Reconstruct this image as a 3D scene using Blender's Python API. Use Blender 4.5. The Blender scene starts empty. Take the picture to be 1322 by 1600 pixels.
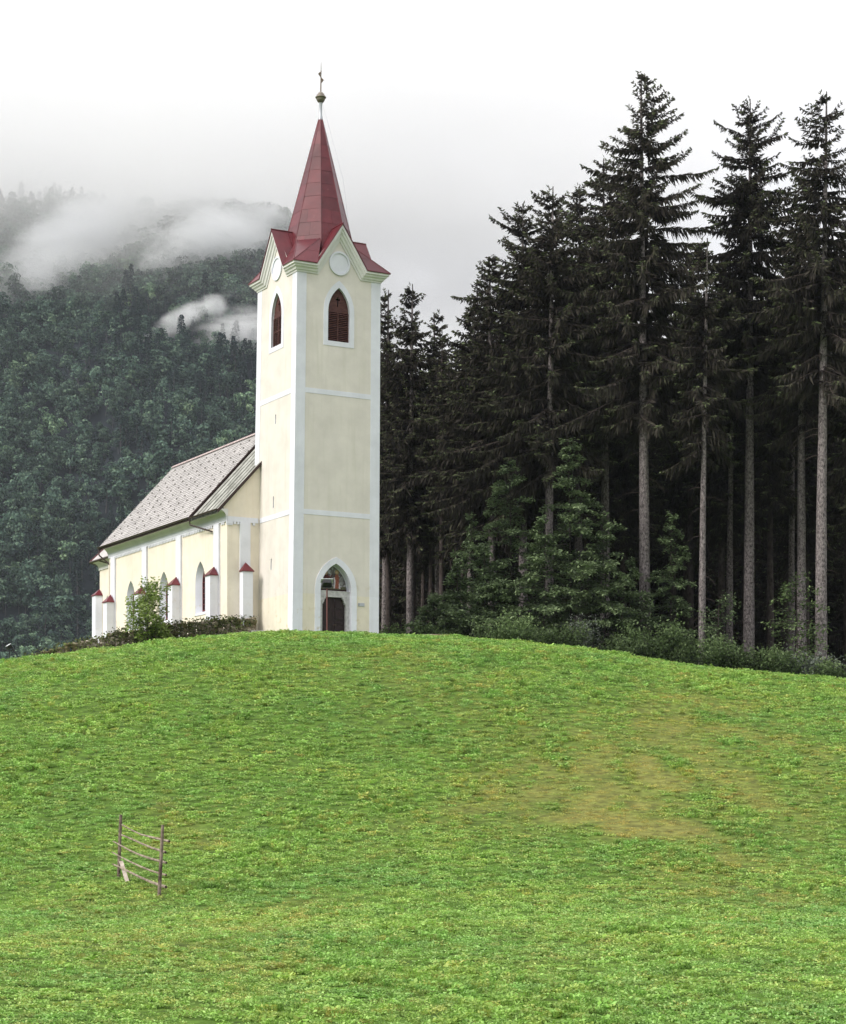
import bpy, math, random
import numpy as np
from mathutils import Vector, Matrix
from mathutils.geometry import tessellate_polygon

random.seed(7)
SC = bpy.context.scene
COL = SC.collection
R = math.radians
EYE = 1.75
F, CU, CV = 3013.0, 661.0, 1256.0

# ------------------------------------------------------------------ camera
cam_d = bpy.data.cameras.new('camera')
cam = bpy.data.objects.new('camera', cam_d)
COL.objects.link(cam)
cam.location = (0, 0, EYE)
cam.rotation_euler = (R(90), 0, 0)
cam_d.sensor_fit = 'HORIZONTAL'
cam_d.sensor_width = 36
cam_d.lens = 36 * F / 1322
cam_d.shift_y = (CV - 800) / 1322
cam_d.clip_start = 0.1
cam_d.clip_end = 20000
SC.camera = cam

# ------------------------------------------------------------------ light
SUN = Vector((-0.70, -0.42, 0.60)).normalized()
sun_d = bpy.data.lights.new('sun', 'SUN')
sun_d.energy = 2.7
sun_d.angle = R(22)
sun_d.color = (1.0, 0.95, 0.89)
sun = bpy.data.objects.new('sun', sun_d)
sun.rotation_euler = SUN.to_track_quat('Z', 'Y').to_euler()
COL.objects.link(sun)

world = bpy.data.worlds.new('World')
SC.world = world
world.use_nodes = True
nt = world.node_tree
nt.nodes.clear()
def N(t, typ, **kw):
    n = t.nodes.new(typ)
    for k, v in kw.items():
        setattr(n, k, v)
    return n
sky = N(nt, 'ShaderNodeTexSky', sky_type='NISHITA')
sky.sun_disc = False
sky.sun_elevation = math.asin(SUN.z)
sky.sun_rotation = math.atan2(SUN.x, SUN.y)
sky.dust_density = 4
tc = N(nt, 'ShaderNodeTexCoord')
sep = N(nt, 'ShaderNodeSeparateXYZ')
nt.links.new(tc.outputs['Generated'], sep.inputs[0])
grad = N(nt, 'ShaderNodeMapRange')           # overcast sky: brighter towards the zenith
grad.inputs['From Min'].default_value = 0.0
grad.inputs['From Max'].default_value = 1.0
grad.inputs['To Min'].default_value = 0.62
grad.inputs['To Max'].default_value = 1.66
nt.links.new(sep.outputs['Z'], grad.inputs['Value'])
mp = N(nt, 'ShaderNodeMapping')
mp.inputs['Scale'].default_value = (1.0, 1.0, 2.2)
mp.inputs['Location'].default_value = (0.3, 0.1, 0.4)
nt.links.new(tc.outputs['Generated'], mp.inputs['Vector'])
cn = N(nt, 'ShaderNodeTexNoise')
cn.inputs['Scale'].default_value = 5.5
cn.inputs['Detail'].default_value = 7
cn.inputs['Roughness'].default_value = 0.52
cn.inputs['Distortion'].default_value = 0.35
nt.links.new(mp.outputs[0], cn.inputs['Vector'])
cr = N(nt, 'ShaderNodeValToRGB')
cr.color_ramp.elements[0].position = 0.33
cr.color_ramp.elements[0].color = (0.79, 0.80, 0.83, 1)
cr.color_ramp.elements[1].position = 0.62
cr.color_ramp.elements[1].color = (.985, .973, .966, 1)
nt.links.new(cn.outputs['Fac'], cr.inputs['Fac'])
mul = N(nt, 'ShaderNodeMixRGB', blend_type='MULTIPLY')
mul.inputs['Fac'].default_value = 1
nt.links.new(cr.outputs[0], mul.inputs[1])
nt.links.new(grad.outputs[0], mul.inputs[2])
skm = N(nt, 'ShaderNodeMixRGB', blend_type='MULTIPLY')
skm.inputs['Fac'].default_value = 1
skm.inputs[2].default_value = (0.1, 0.1, 0.1, 1)
nt.links.new(sky.outputs[0], skm.inputs[1])
mix = N(nt, 'ShaderNodeMixRGB')
mix.inputs['Fac'].default_value = 0.94
nt.links.new(skm.outputs[0], mix.inputs[1])
nt.links.new(mul.outputs[0], mix.inputs[2])
bg = N(nt, 'ShaderNodeBackground')
nt.links.new(mix.outputs[0], bg.inputs['Color'])
wo = N(nt, 'ShaderNodeOutputWorld')
nt.links.new(bg.outputs[0], wo.inputs['Surface'])

SC.view_settings.view_transform = 'Standard'
SC.view_settings.look = 'None'
SC.view_settings.exposure = 0.40
SC.view_settings.gamma = 1
SC.view_settings.use_curve_mapping = False
SC.render.engine = 'CYCLES'
SC.cycles.use_denoising = True
SC.cycles.max_bounces = 16
SC.cycles.diffuse_bounces = 3
SC.cycles.glossy_bounces = 2
SC.cycles.transmission_bounces = 3
SC.cycles.volume_bounces = 11
SC.cycles.transparent_max_bounces = 8
SC.cycles.volume_max_steps = 256
SC.cycles.volume_step_rate = 0.45

HAZE = 0.00007
# ------------------------------------------------------------------ helpers
def tag(o, label=None, cat=None, group=None, kind=None):
    if label: o['label'] = label
    if cat: o['category'] = cat
    if group: o['group'] = group
    if kind: o['kind'] = kind
    return o

def thing(name, label, cat, loc=(0, 0, 0), rz=0.0, group=None):
    o = bpy.data.objects.new(name, None)
    o.empty_display_size = 0.2
    COL.objects.link(o)
    o.location = loc
    o.rotation_euler = (0, 0, rz)
    return tag(o, label, cat, group)

def make_mesh(name, V, Fc, mats, mi=None, smooth=False, attrs=None):
    me = bpy.data.meshes.new(name)
    V = np.asarray(V, dtype=np.float32).reshape(-1, 3)
    if isinstance(Fc, np.ndarray):
        n, k = Fc.shape
        me.vertices.add(len(V)); me.vertices.foreach_set('co', V.ravel())
        me.loops.add(n * k); me.loops.foreach_set('vertex_index', Fc.ravel().astype(np.int32))
        me.polygons.add(n)
        me.polygons.foreach_set('loop_start', np.arange(0, n * k, k, dtype=np.int32))
        me.polygons.foreach_set('loop_total', np.full(n, k, dtype=np.int32))
    else:
        me.from_pydata([tuple(map(float, v)) for v in V], [], Fc)
    if not isinstance(mats, (list, tuple)):
        mats = [mats]
    for m in mats:
        me.materials.append(m)
    if mi is not None:
        me.polygons.foreach_set('material_index', np.asarray(mi, dtype=np.int32))
    if smooth:
        me.polygons.foreach_set('use_smooth', np.ones(len(me.polygons), dtype=bool))
    if attrs:
        for an, (dom, arr) in attrs.items():
            at = me.attributes.new(an, 'FLOAT', dom)
            at.data.foreach_set('value', np.asarray(arr, dtype=np.float32))
    me.update(calc_edges=True)
    me.validate()
    return me

def obj(name, me, parent=None):
    o = bpy.data.objects.new(name, me)
    COL.objects.link(o)
    if parent is not None:
        o.parent = parent
    return o

class MB:
    """collects shapes into one mesh"""
    def __init__(s):
        s.V, s.F, s.M = [], [], []
    def add(s, V, Fc, m=0):
        b = len(s.V)
        s.V.extend([tuple(v) for v in V])
        for f in Fc:
            s.F.append(tuple(i + b for i in f)); s.M.append(m)
    def box(s, x0, x1, y0, y1, z0, z1, m=0):
        V = [(x0, y0, z0), (x1, y0, z0), (x1, y1, z0), (x0, y1, z0), (x0, y0, z1), (x1, y0, z1), (x1, y1, z1), (x0, y1, z1)]
        s.add(V, [(0, 3, 2, 1), (4, 5, 6, 7), (0, 1, 5, 4), (1, 2, 6, 5), (2, 3, 7, 6), (3, 0, 4, 7)], m)
    def prism(s, poly, z0, z1, m=0):
        n = len(poly)
        V = [(p[0], p[1], z0) for p in poly] + [(p[0], p[1], z1) for p in poly]
        Fc = [(i, (i + 1) % n, n + (i + 1) % n, n + i) for i in range(n)]
        Fc += [tuple(reversed(range(n))), tuple(range(n, 2 * n))]
        s.add(V, Fc, m)
    def tube(s, path, rad, n=6, m=0, cap=True, lump=0.0, rng=None):
        path = [Vector(p) for p in path]
        if not hasattr(rad, '__len__'): rad = [rad] * len(path)
        V, Fc = [], []
        up = Vector((0.13, 0.21, 0.97)).normalized()
        for i, p in enumerate(path):
            d = (path[min(i + 1, len(path) - 1)] - path[max(i - 1, 0)]).normalized()
            if abs(d.dot(up)) > 0.95: ref = Vector((1, 0.1, 0))
            else: ref = up
            u = d.cross(ref).normalized(); w = d.cross(u).normalized()
            if i and (u.dot(pu) < 0): u, w = -u, -w
            pu = u
            for k in range(n):
                a = 2 * math.pi * k / n
                r = rad[i] * (1 + (rng.uniform(-lump, lump) if rng else 0))
                V.append(p + u * math.cos(a) * r + w * math.sin(a) * r)
        for i in range(len(path) - 1):
            for k in range(n):
                Fc.append((i * n + k, i * n + (k + 1) % n, (i + 1) * n + (k + 1) % n, (i + 1) * n + k))
        if cap:
            Fc.append(tuple(range(n)))
            Fc.append(tuple((len(path) - 1) * n + k for k in reversed(range(n))))
        s.add(V, Fc, m)
    def lathe(s, prof, c=(0, 0, 0), n=16, m=0):
        V, Fc = [], []
        for r, z in prof:
            for k in range(n):
                a = 2 * math.pi * k / n
                V.append((c[0] + r * math.cos(a), c[1] + r * math.sin(a), c[2] + z))
        for i in range(len(prof) - 1):
            for k in range(n):
                Fc.append((i * n + k, i * n + (k + 1) % n, (i + 1) * n + (k + 1) % n, (i + 1) * n + k))
        s.add(V, Fc, m)
    def plate(s, outer, holes, to3, depth=0.0, m=0, rim=0.0, m_rim=None):
        """flat face with holes; to3(p, q, d) maps to 3-D, d = depth behind the face"""
        loops = [[Vector((p[0], p[1], 0)) for p in l] for l in [outer] + list(holes)]
        tri = tessellate_polygon(loops)
        flat = [p for l in [outer] + list(holes) for p in l]
        s.add([to3(p[0], p[1], 0) for p in flat], tri, m)
        if m_rim is None: m_rim = m
        for h in holes:
            if depth:
                n = len(h)
                s.add([to3(p[0], p[1], 0) for p in h] + [to3(p[0], p[1], depth) for p in h],
                      [(i, (i + 1) % n, n + (i + 1) % n, n + i) for i in range(n)], m_rim)
        if rim:
            n = len(outer)
            s.add([to3(p[0], p[1], 0) for p in outer] + [to3(p[0], p[1], rim) for p in outer],
                  [(i, (i + 1) % n, n + (i + 1) % n, n + i) for i in range(n)], m)
    def build(s, name, mats, parent=None, fn=None, smooth=False):
        V = [fn(v) for v in s.V] if fn else s.V
        return obj(name, make_mesh(name, V, s.F, mats, s.M, smooth), parent)

def arch(cx, w, zb, zs, za, n=9):
    """outline of a pointed arch opening, counter-clockwise from the lower left"""
    r = za - zs
    rad = (w * w + r * r) / (2 * w)
    a1 = math.atan2(r, rad - w)
    P = [(cx - w, zb), (cx + w, zb)]
    for i in range(n + 1):
        a = a1 * i / n
        P.append((cx + w - rad + rad * math.cos(a), zs + rad * math.sin(a)))
    for i in range(n - 1, -1, -1):
        a = a1 * i / n
        P.append((cx - w + rad - rad * math.cos(a), zs + rad * math.sin(a)))
    return P

def ring(mb, po, pi, to3, d0, d1o, d1i, m=0):
    """band between two outlines of equal point count: front at d0, sides back to d1"""
    n = len(po)
    V = [to3(p[0], p[1], d0) for p in po] + [to3(p[0], p[1], d0) for p in pi]
    Fc = [(i, (i + 1) % n, n + (i + 1) % n, n + i) for i in range(n)]
    b = len(V)
    V += [to3(p[0], p[1], d1o) for p in po] + [to3(p[0], p[1], d1i) for p in pi]
    Fc += [(i, b + i, b + (i + 1) % n, (i + 1) % n) for i in range(n)]
    Fc += [(n + i, n + (i + 1) % n, b + n + (i + 1) % n, b + n + i) for i in range(n)]
    mb.add(V, Fc, m)

# value noise in numpy
_rs = np.random.RandomState(11)
_T = _rs.rand(256, 256)
def vnoise(x, y):
    x = np.asarray(x, float); y = np.asarray(y, float)
    xi = np.floor(x).astype(int); yi = np.floor(y).astype(int)
    fx = x - xi; fy = y - yi
    fx = fx * fx * (3 - 2 * fx); fy = fy * fy * (3 - 2 * fy)
    g = lambda a, b: _T[a & 255, b & 255]
    return (g(xi, yi) * (1 - fx) + g(xi + 1, yi) * fx) * (1 - fy) + (g(xi, yi + 1) * (1 - fx) + g(xi + 1, yi + 1) * fx) * fy
def fbm(x, y, o=4):
    s = 0; a = .5
    for i in range(o):
        s = s + a * vnoise(x * 2 ** i + 17.3 * i, y * 2 ** i + 5.1 * i); a *= .5
    return s / (1 - .5 ** o)

# ------------------------------------------------------------------ terrain heights
CR_U = np.array([-2500, -900, -400, 0, 140, 250, 390, 457, 592, 700, 800, 950, 1100, 1322, 1600, 2200, 3200])
CR_V = np.array([1330, 1180, 1090, 1041, 1022, 1007, 992, 988, 991, 994, 1002, 1020, 1044, 1066, 1098, 1150, 1200])
CR_X = (CR_U - CU) / F * 90
CR_Z = EYE + (CV - CR_V) / F * 90
def hz(X, Y):
    X = np.asarray(X, float); Y = np.asarray(Y, float)
    zc = sum(np.interp(X + d, CR_X, CR_Z) for d in (-2, -1, 0, 1, 2)) / 5
    Y0, Y1 = 31.0, 90.0
    t = np.clip((Y - Y0) / (Y1 - Y0), 0, 1)
    m1 = np.maximum((zc - EYE) / 90, 0.02) * 0.99
    h01 = 3 * t ** 2 - 2 * t ** 3
    h11 = t ** 3 - t ** 2
    z = zc * h01 + m1 * (Y1 - Y0) * h11
    d = np.maximum(Y - Y1, 0)
    z = z + m1 * 6.0 * (1 - np.exp(-d / 6.0))
    # undulations of the meadow
    amp = np.clip((Y - 8) / 20, 0, 1) * np.clip((96 - Y) / 10, 0.12, 1)
    z = z + amp * (0.36 * (fbm(X / 9, Y / 14, 2) - .5) + 0.09 * (fbm(X / 2.3 + 9, Y / 3.6, 2) - .5))
    z = z - 0.0035 * np.clip(Y - 124, 0, 110) ** 2 * np.clip((4 - X) / 14, 0, 1)
    z = z - 0.10 * np.clip(-X - 22, 0, 60) * np.clip((Y - 88) / 25, 0, 1)
    z = z + 0.14 * np.clip(Y - 112, 0, 90) * np.clip((X - 2) / 12, 0, 1)
    return z
def hz1(x, y): return float(hz(x, y))
def at(u, Y):                   # world x of picture column u at depth Y
    return (u - CU) / F * Y
def zat(v, Y): return EYE + (CV - v) / F * Y
def on_ground(u, v):            # where the sight line meets the meadow
    Ys = np.linspace(12, 95, 1600)
    zz = hz(at(u, Ys), Ys)
    e = EYE + (CV - v) / F * Ys
    i = np.argmax(zz > e)
    return at(u, Ys[i]), Ys[i]

DRY = []
for (u, v, su, sv, w) in [(985, 1205, 130, 60, 1.0), (960, 1262, 90, 22, .8), (840, 1180, 70, 30, .6), (760, 1235, 90, 30, .5), (1180, 1140, 120, 35, .5), (1210, 1300, 130, 40, .55),
                          (1130, 1370, 110, 35, .5), (690, 1100, 90, 30, .35), (620, 1040, 110, 20, .35), (1000, 1100, 110, 22, .45), (560, 1350, 30, 20, .3), (440, 1430, 60, 18, .28),
                          (120, 1430, 110, 40, .45), (330, 1500, 180, 60, .30), (640, 1300, 30, 14, .45), (290, 1265, 50, 9, .5), (170, 1262, 30, 7, .5), (820, 1510, 80, 40, .2), (1280, 1180, 60, 40, .5)]:
    x, y = on_ground(u, v)
    x2, _ = on_ground(u + su, v)
    _, ya = on_ground(u, v - sv); _, yb = on_ground(u, v + sv)
    DRY.append((x, y, abs(x2 - x), abs(ya - yb) / 2 + .3, w))
def dryness(X, Y):
    d = np.zeros_like(np.asarray(X, float))
    wx = X + 2.6 * (fbm(X / 2.1 + 3, Y / 6.5, 4) - .5) * 2
    wy = Y + 9.0 * (fbm(X / 2.4 + 31, Y / 7 + 7, 4) - .5) * 2
    for (x, y, sx, sy, w) in DRY:
        sx, sy = sx * 1.25, sy * 1.3
        d = d + w * np.exp(-((wx - x) / sx) ** 2 - ((wy - y) / sy) ** 2)
    d = d * .95 * (-.50 + 2.9 * fbm(X / .8 + 5, Y / 2.4 + 2, 5)) * .75 + 0.34 * (fbm(X / 2.1 + 50, Y / 5 + 20, 5) - .55)
    return np.clip(d * .8, 0, .8)

# ------------------------------------------------------------------ materials
def material(name, color, rough=0.8, spec=0.3, metal=0.0):
    m = bpy.data.materials.new(name)
    m.use_nodes = True
    b = m.node_tree.nodes['Principled BSDF']
    b.inputs['Base Color'].default_value = (*color, 1)
    b.inputs['Roughness'].default_value = rough
    b.inputs['Specular IOR Level'].default_value = spec
    b.inputs['Metallic'].default_value = metal
    return m
def bsdf(m): return m.node_tree.nodes['Principled BSDF']
def noisy(m, c1, c2, scale=4.0, detail=6, lo=.35, hi=.65, coord='Object', stretch=(1, 1, 1), bump=0.0, bscale=None, rough=0.6, bdist=0.02):
    t = m.node_tree
    tcn = N(t, 'ShaderNodeTexCoord'); mpn = N(t, 'ShaderNodeMapping')
    mpn.inputs['Scale'].default_value = stretch
    t.links.new(tcn.outputs[coord], mpn.inputs[0])
    n = N(t, 'ShaderNodeTexNoise'); n.inputs['Scale'].default_value = scale; n.inputs['Detail'].default_value = detail; n.inputs['Roughness'].default_value = rough
    t.links.new(mpn.outputs[0], n.inputs['Vector'])
    r = N(t, 'ShaderNodeValToRGB')
    r.color_ramp.elements[0].position = lo; r.color_ramp.elements[0].color = (*c1, 1)
    r.color_ramp.elements[1].position = hi; r.color_ramp.elements[1].color = (*c2, 1)
    t.links.new(n.outputs['Fac'], r.inputs[0])
    t.links.new(r.outputs[0], bsdf(m).inputs['Base Color'])
    if bump:
        n2 = N(t, 'ShaderNodeTexNoise'); n2.inputs['Scale'].default_value = bscale or scale * 4; n2.inputs['Detail'].default_value = 5
        t.links.new(mpn.outputs[0], n2.inputs['Vector'])
        bp = N(t, 'ShaderNodeBump'); bp.inputs['Strength'].default_value = bump; bp.inputs['Distance'].default_value = bdist
        t.links.new(n2.outputs['Fac'], bp.inputs['Height']); t.links.new(bp.outputs[0], bsdf(m).inputs['Normal'])
    return r.outputs[0]

def stucco(name, base, tint, zline=None, low=None):
    """limewashed plaster: cloudy tone, faint rain streaks, a few stains and a repainted foot"""
    m = material(name, base, 0.9, 0.15)
    col = noisy(m, [c * .90 for c in base], [min(1, c * 1.05) for c in base], 0.9, 9, .32, .68, bump=0.35, bscale=9, bdist=0.012)
    t = m.node_tree
    tcn = N(t, 'ShaderNodeTexCoord')
    sp = N(t, 'ShaderNodeSeparateXYZ'); t.links.new(tcn.outputs['Object'], sp.inputs[0])
    # streaks
    mpn = N(t, 'ShaderNodeMapping'); mpn.inputs['Scale'].default_value = (2.6, 2.6, 0.16); t.links.new(tcn.outputs['Object'], mpn.inputs[0])
    sn = N(t, 'ShaderNodeTexNoise'); sn.inputs['Scale'].default_value = 1.6; sn.inputs['Detail'].default_value = 5; t.links.new(mpn.outputs[0], sn.inputs['Vector'])
    sr = N(t, 'ShaderNodeValToRGB'); sr.color_ramp.elements[0].position = .52; sr.color_ramp.elements[1].position = .80
    sr.color_ramp.elements[0].color = (0, 0, 0, 1); sr.color_ramp.elements[1].color = (.5, .5, .5, 1)
    t.links.new(sn.outputs['Fac'], sr.inputs[0])
    mx = N(t, 'ShaderNodeMixRGB'); mx.inputs[2].default_value = (*tint, 1)
    t.links.new(sr.outputs[0], mx.inputs[0]); t.links.new(col, mx.inputs[1])
    out = mx.outputs[0]
    # scattered damp spots near the foot
    pn = N(t, 'ShaderNodeTexNoise'); pn.inputs['Scale'].default_value = 2.3; pn.inputs['Detail'].default_value = 8; pn.inputs['Roughness'].default_value = .65
    t.links.new(tcn.outputs['Object'], pn.inputs['Vector'])
    pr = N(t, 'ShaderNodeMapRange'); pr.inputs['From Min'].default_value = .58; pr.inputs['From Max'].default_value = .70; t.links.new(pn.outputs['Fac'], pr.inputs['Value'])
    zr = N(t, 'ShaderNodeMapRange'); zr.inputs['From Min'].default_value = 4.0; zr.inputs['From Max'].default_value = .3; zr.inputs['To Max'].default_value = .6; t.links.new(sp.outputs['Z'], zr.inputs['Value'])
    mm = N(t, 'ShaderNodeMath', operation='MULTIPLY'); t.links.new(pr.outputs[0], mm.inputs[0]); t.links.new(zr.outputs[0], mm.inputs[1])
    m2 = N(t, 'ShaderNodeMixRGB'); m2.inputs[2].default_value = (.42, .33, .18, 1)
    t.links.new(mm.outputs[0], m2.inputs[0]); t.links.new(out, m2.inputs[1]); out = m2.outputs[0]
    if zline is not None:
        c = N(t, 'ShaderNodeMath', operation='LESS_THAN'); c.inputs[1].default_value = zline; t.links.new(sp.outputs['Z'], c.inputs[0])
        m3 = N(t, 'ShaderNodeMixRGB', blend_type='MULTIPLY'); m3.inputs[2].default_value = (*low, 1)
        t.links.new(c.outputs[0], m3.inputs[0]); t.links.new(out, m3.inputs[1]); out = m3.outputs[0]
    t.links.new(out, bsdf(m).inputs['Base Color'])
    return m

M = {}
M['tower_plaster'] = stucco('tower_plaster', (.68, .64, .595), (.54, .52, .44), 1.93, (1.05, 1.03, .93))
M['nave_plaster'] = stucco('nave_plaster', (.775, .705, .60), (.68, .59, .46))
M['white_trim'] = stucco('white_trim', (.70, .712, .785), (.60, .61, .66), 1.93, (1.05, 1.05, 1.05))
M['cornice_paint'] = stucco('cornice_paint', (.70, .69, .69), (.54, .53, .51))
M['red_metal'] = material('red_metal', (.2, .03, .035), .33, .32)
def red_metal_nodes(m):
    t = m.node_tree
    col = noisy(m, (.080, .010, .016), (.128, .018, .025), 1.3, 9, .3, .7, bump=.08, bscale=3, bdist=.02)
    oi = N(t, 'ShaderNodeObjectInfo')
    mr = N(t, 'ShaderNodeMapRange'); mr.inputs['To Min'].default_value = .78; mr.inputs['To Max'].default_value = 1.25; t.links.new(oi.outputs['Random'], mr.inputs['Value'])
    mx = N(t, 'ShaderNodeMixRGB', blend_type='MULTIPLY'); mx.inputs[0].default_value = 1
    t.links.new(col, mx.inputs[1]); t.links.new(mr.outputs[0], mx.inputs[2])
    # chalky worn paint
    n = N(t, 'ShaderNodeTexNoise'); n.inputs['Scale'].default_value = 2.2; n.inputs['Detail'].default_value = 10; n.inputs['Roughness'].default_value = .7
    tcn = N(t, 'ShaderNodeTexCoord'); t.links.new(tcn.outputs['Object'], n.inputs['Vector'])
    r = N(t, 'ShaderNodeMapRange'); r.inputs['From Min'].default_value = .60; r.inputs['From Max'].default_value = .78; r.inputs['To Max'].default_value = .38; t.links.new(n.outputs['Fac'], r.inputs['Value'])
    m2 = N(t, 'ShaderNodeMixRGB'); m2.inputs[2].default_value = (.33, .15, .14, 1); t.links.new(r.outputs[0], m2.inputs[0]); t.links.new(mx.outputs[0], m2.inputs[1])
    t.links.new(m2.outputs[0], bsdf(m).inputs['Base Color'])
    rr = N(t, 'ShaderNodeMapRange'); rr.inputs['To Min'].default_value = .26; rr.inputs['To Max'].default_value = .48; t.links.new(n.outputs['Fac'], rr.inputs['Value'])
    t.links.new(rr.outputs[0], bsdf(m).inputs['Roughness'])
red_metal_nodes(M['red_metal'])
M['zinc'] = material('zinc', (.42, .44, .48), .4, .5, .4)
M['old_brass'] = material('old_brass', (.17, .135, .08), .5, .5, .5); noisy(M['old_brass'], (.14, .12, .10), (.30, .265, .21), 4)
M['rod_metal'] = material('rod_metal', (.13, .09, .055), .6, .4, .3)
M['louvre_wood'] = material('louvre_wood', (.085, .03, .028), .7, .25); noisy(M['louvre_wood'], (.052, .019, .018), (.10, .040, .033), 5, stretch=(1, 1, 5))
M['dark_void'] = material('dark_void', (.008, .008, .01), .9, .05)
M['door_wood'] = material('door_wood', (.035, .014, .014), .55, .3); noisy(M['door_wood'], (.012, .006, .007), (.028, .012, .013), 3, stretch=(6, 6, 1), bump=.2)
M['stone_grey'] = material('stone_grey', (.46, .45, .46), .85, .2); noisy(M['stone_grey'], (.36, .35, .36), (.55, .54, .55), 6, bump=.3)
M['gutter_metal'] = material('gutter_metal', (.045, .028, .024), .45, .4)
M['tile'] = material('tile', (.44, .39, .385), .85, .2)
def tile_nodes(m):
    t = m.node_tree
    g = N(t, 'ShaderNodeAttribute', attribute_name='tone')
    r = N(t, 'ShaderNodeValToRGB')
    r.color_ramp.elements[0].color = (.385, .365, .36, 1); r.color_ramp.elements[1].color = (.475, .455, .45, 1)
    t.links.new(g.outputs['Fac'], r.inputs[0])
    n = N(t, 'ShaderNodeTexNoise'); n.inputs['Scale'].default_value = 1.1; n.inputs['Detail'].default_value = 7
    tcn = N(t, 'ShaderNodeTexCoord'); t.links.new(tcn.outputs['Object'], n.inputs['Vector'])
    mr = N(t, 'ShaderNodeMapRange'); mr.inputs['From Min'].default_value = .3; mr.inputs['From Max'].default_value = .7; mr.inputs['To Min'].default_value = .84; mr.inputs['To Max'].default_value = 1.1
    t.links.new(n.outputs['Fac'], mr.inputs['Value'])
    mx = N(t, 'ShaderNodeMixRGB', blend_type='MULTIPLY'); mx.inputs[0].default_value = 1
    t.links.new(r.outputs[0], mx.inputs[1]); t.links.new(mr.outputs[0], mx.inputs[2]); t.links.new(mx.outputs[0], bsdf(m).inputs['Base Color'])
tile_nodes(M['tile'])
M['ridge'] = material('ridge_clay', (.50, .40, .40), .85, .2); noisy(M['ridge'], (.42, .33, .33), (.56, .47, .46), 3)
M['corrugated'] = material('corrugated', (.40, .40, .36), .7, .3); noisy(M['corrugated'], (.17, .17, .15), (.38, .38, .35), 1.6, 9, .32, .60)
M['corr_dark'] = material('corrugated_dark', (.05, .055, .045), .8, .2); noisy(M['corr_dark'], (.03, .035, .028), (.12, .12, .10), 3)
M['guard'] = material('snow_guard_metal', (.25, .235, .23), .7, .3)
M['dark_board'] = material('dark_board', (.05, .03, .028), .7, .25)
M['glass'] = material('window_glass', (.02, .02, .025), .12, .6)
M['window_frame'] = material('window_frame_paint', (.13, .025, .025), .6, .3)
M['bark'] = material('bark', (.20, .165, .15), .95, .1)
def bark_nodes(m, c1, c2):
    t = m.node_tree
    noisy(m, c1, c2, 11, 8, .38, .62, stretch=(1, 1, .6), bump=.8, bscale=16, rough=.75, bdist=.05)
bark_nodes(M['bark'], (.030, .025, .026), (.30, .265, .265))
M['bark_dark'] = material('bark_dark', (.07, .055, .05), .95, .1); noisy(M['bark_dark'], (.030, .024, .023), (.085, .070, .066), 5, stretch=(1, 1, .5), bump=.6)
M['twig'] = material('twig_wood', (.075, .06, .054), .95, .05)
M['pole_wood'] = material('pole_wood', (.19, .15, .125), .9, .15); noisy(M['pole_wood'], (.06, .04, .035), (.27, .215, .18), 9, 9, .34, .66, bump=.5, bscale=20)
M['pole_light'] = material('pole_light', (.3, .24, .2), .9, .15); noisy(M['pole_light'], (.10, .075, .058), (.34, .285, .225), 9, 9, .32, .62, bump=.5, bscale=20)
M['board_light'] = material('board_light', (.42, .36, .31), .9, .15); noisy(M['board_light'], (.3, .25, .21), (.5, .44, .38), 8)
M['stone'] = material('wall_stone', (.3, .27, .24), .95, .1)
def stone_nodes(m):
    t = m.node_tree
    col = noisy(m, (.15, .115, .078), (.50, .45, .39), 4, 9, .36, .66, bump=.7, bscale=9, bdist=.04)
    n = N(t, 'ShaderNodeTexNoise'); n.inputs['Scale'].default_value = 1.4; n.inputs['Detail'].default_value = 6
    ge = N(t, 'ShaderNodeNewGeometry'); t.links.new(ge.outputs['Position'], n.inputs['Vector'])
    r = N(t, 'ShaderNodeMapRange'); r.inputs['From Min'].default_value = .42; r.inputs['From Max'].default_value = .58; r.inputs['To Max'].default_value = .85; t.links.new(n.outputs['Fac'], r.inputs['Value'])
    m2 = N(t, 'ShaderNodeMixRGB'); m2.inputs[2].default_value = (.10, .085, .03, 1); t.links.new(r.outputs[0], m2.inputs[0]); t.links.new(col, m2.inputs[1])
    t.links.new(m2.outputs[0], bsdf(m).inputs['Base Color'])
stone_nodes(M['stone'])
M['lamp_black'] = material('lamp_black', (.012, .012, .013), .5, .4)
M['lamp_white'] = material('lamp_white', (.66, .68, .72), .4, .5)
M['lamp_glass'] = material('lamp_glass', (.35, .38, .42), .15, .6)
M['post_red'] = material('post_red', (.13, .05, .048), .6, .3)

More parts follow.
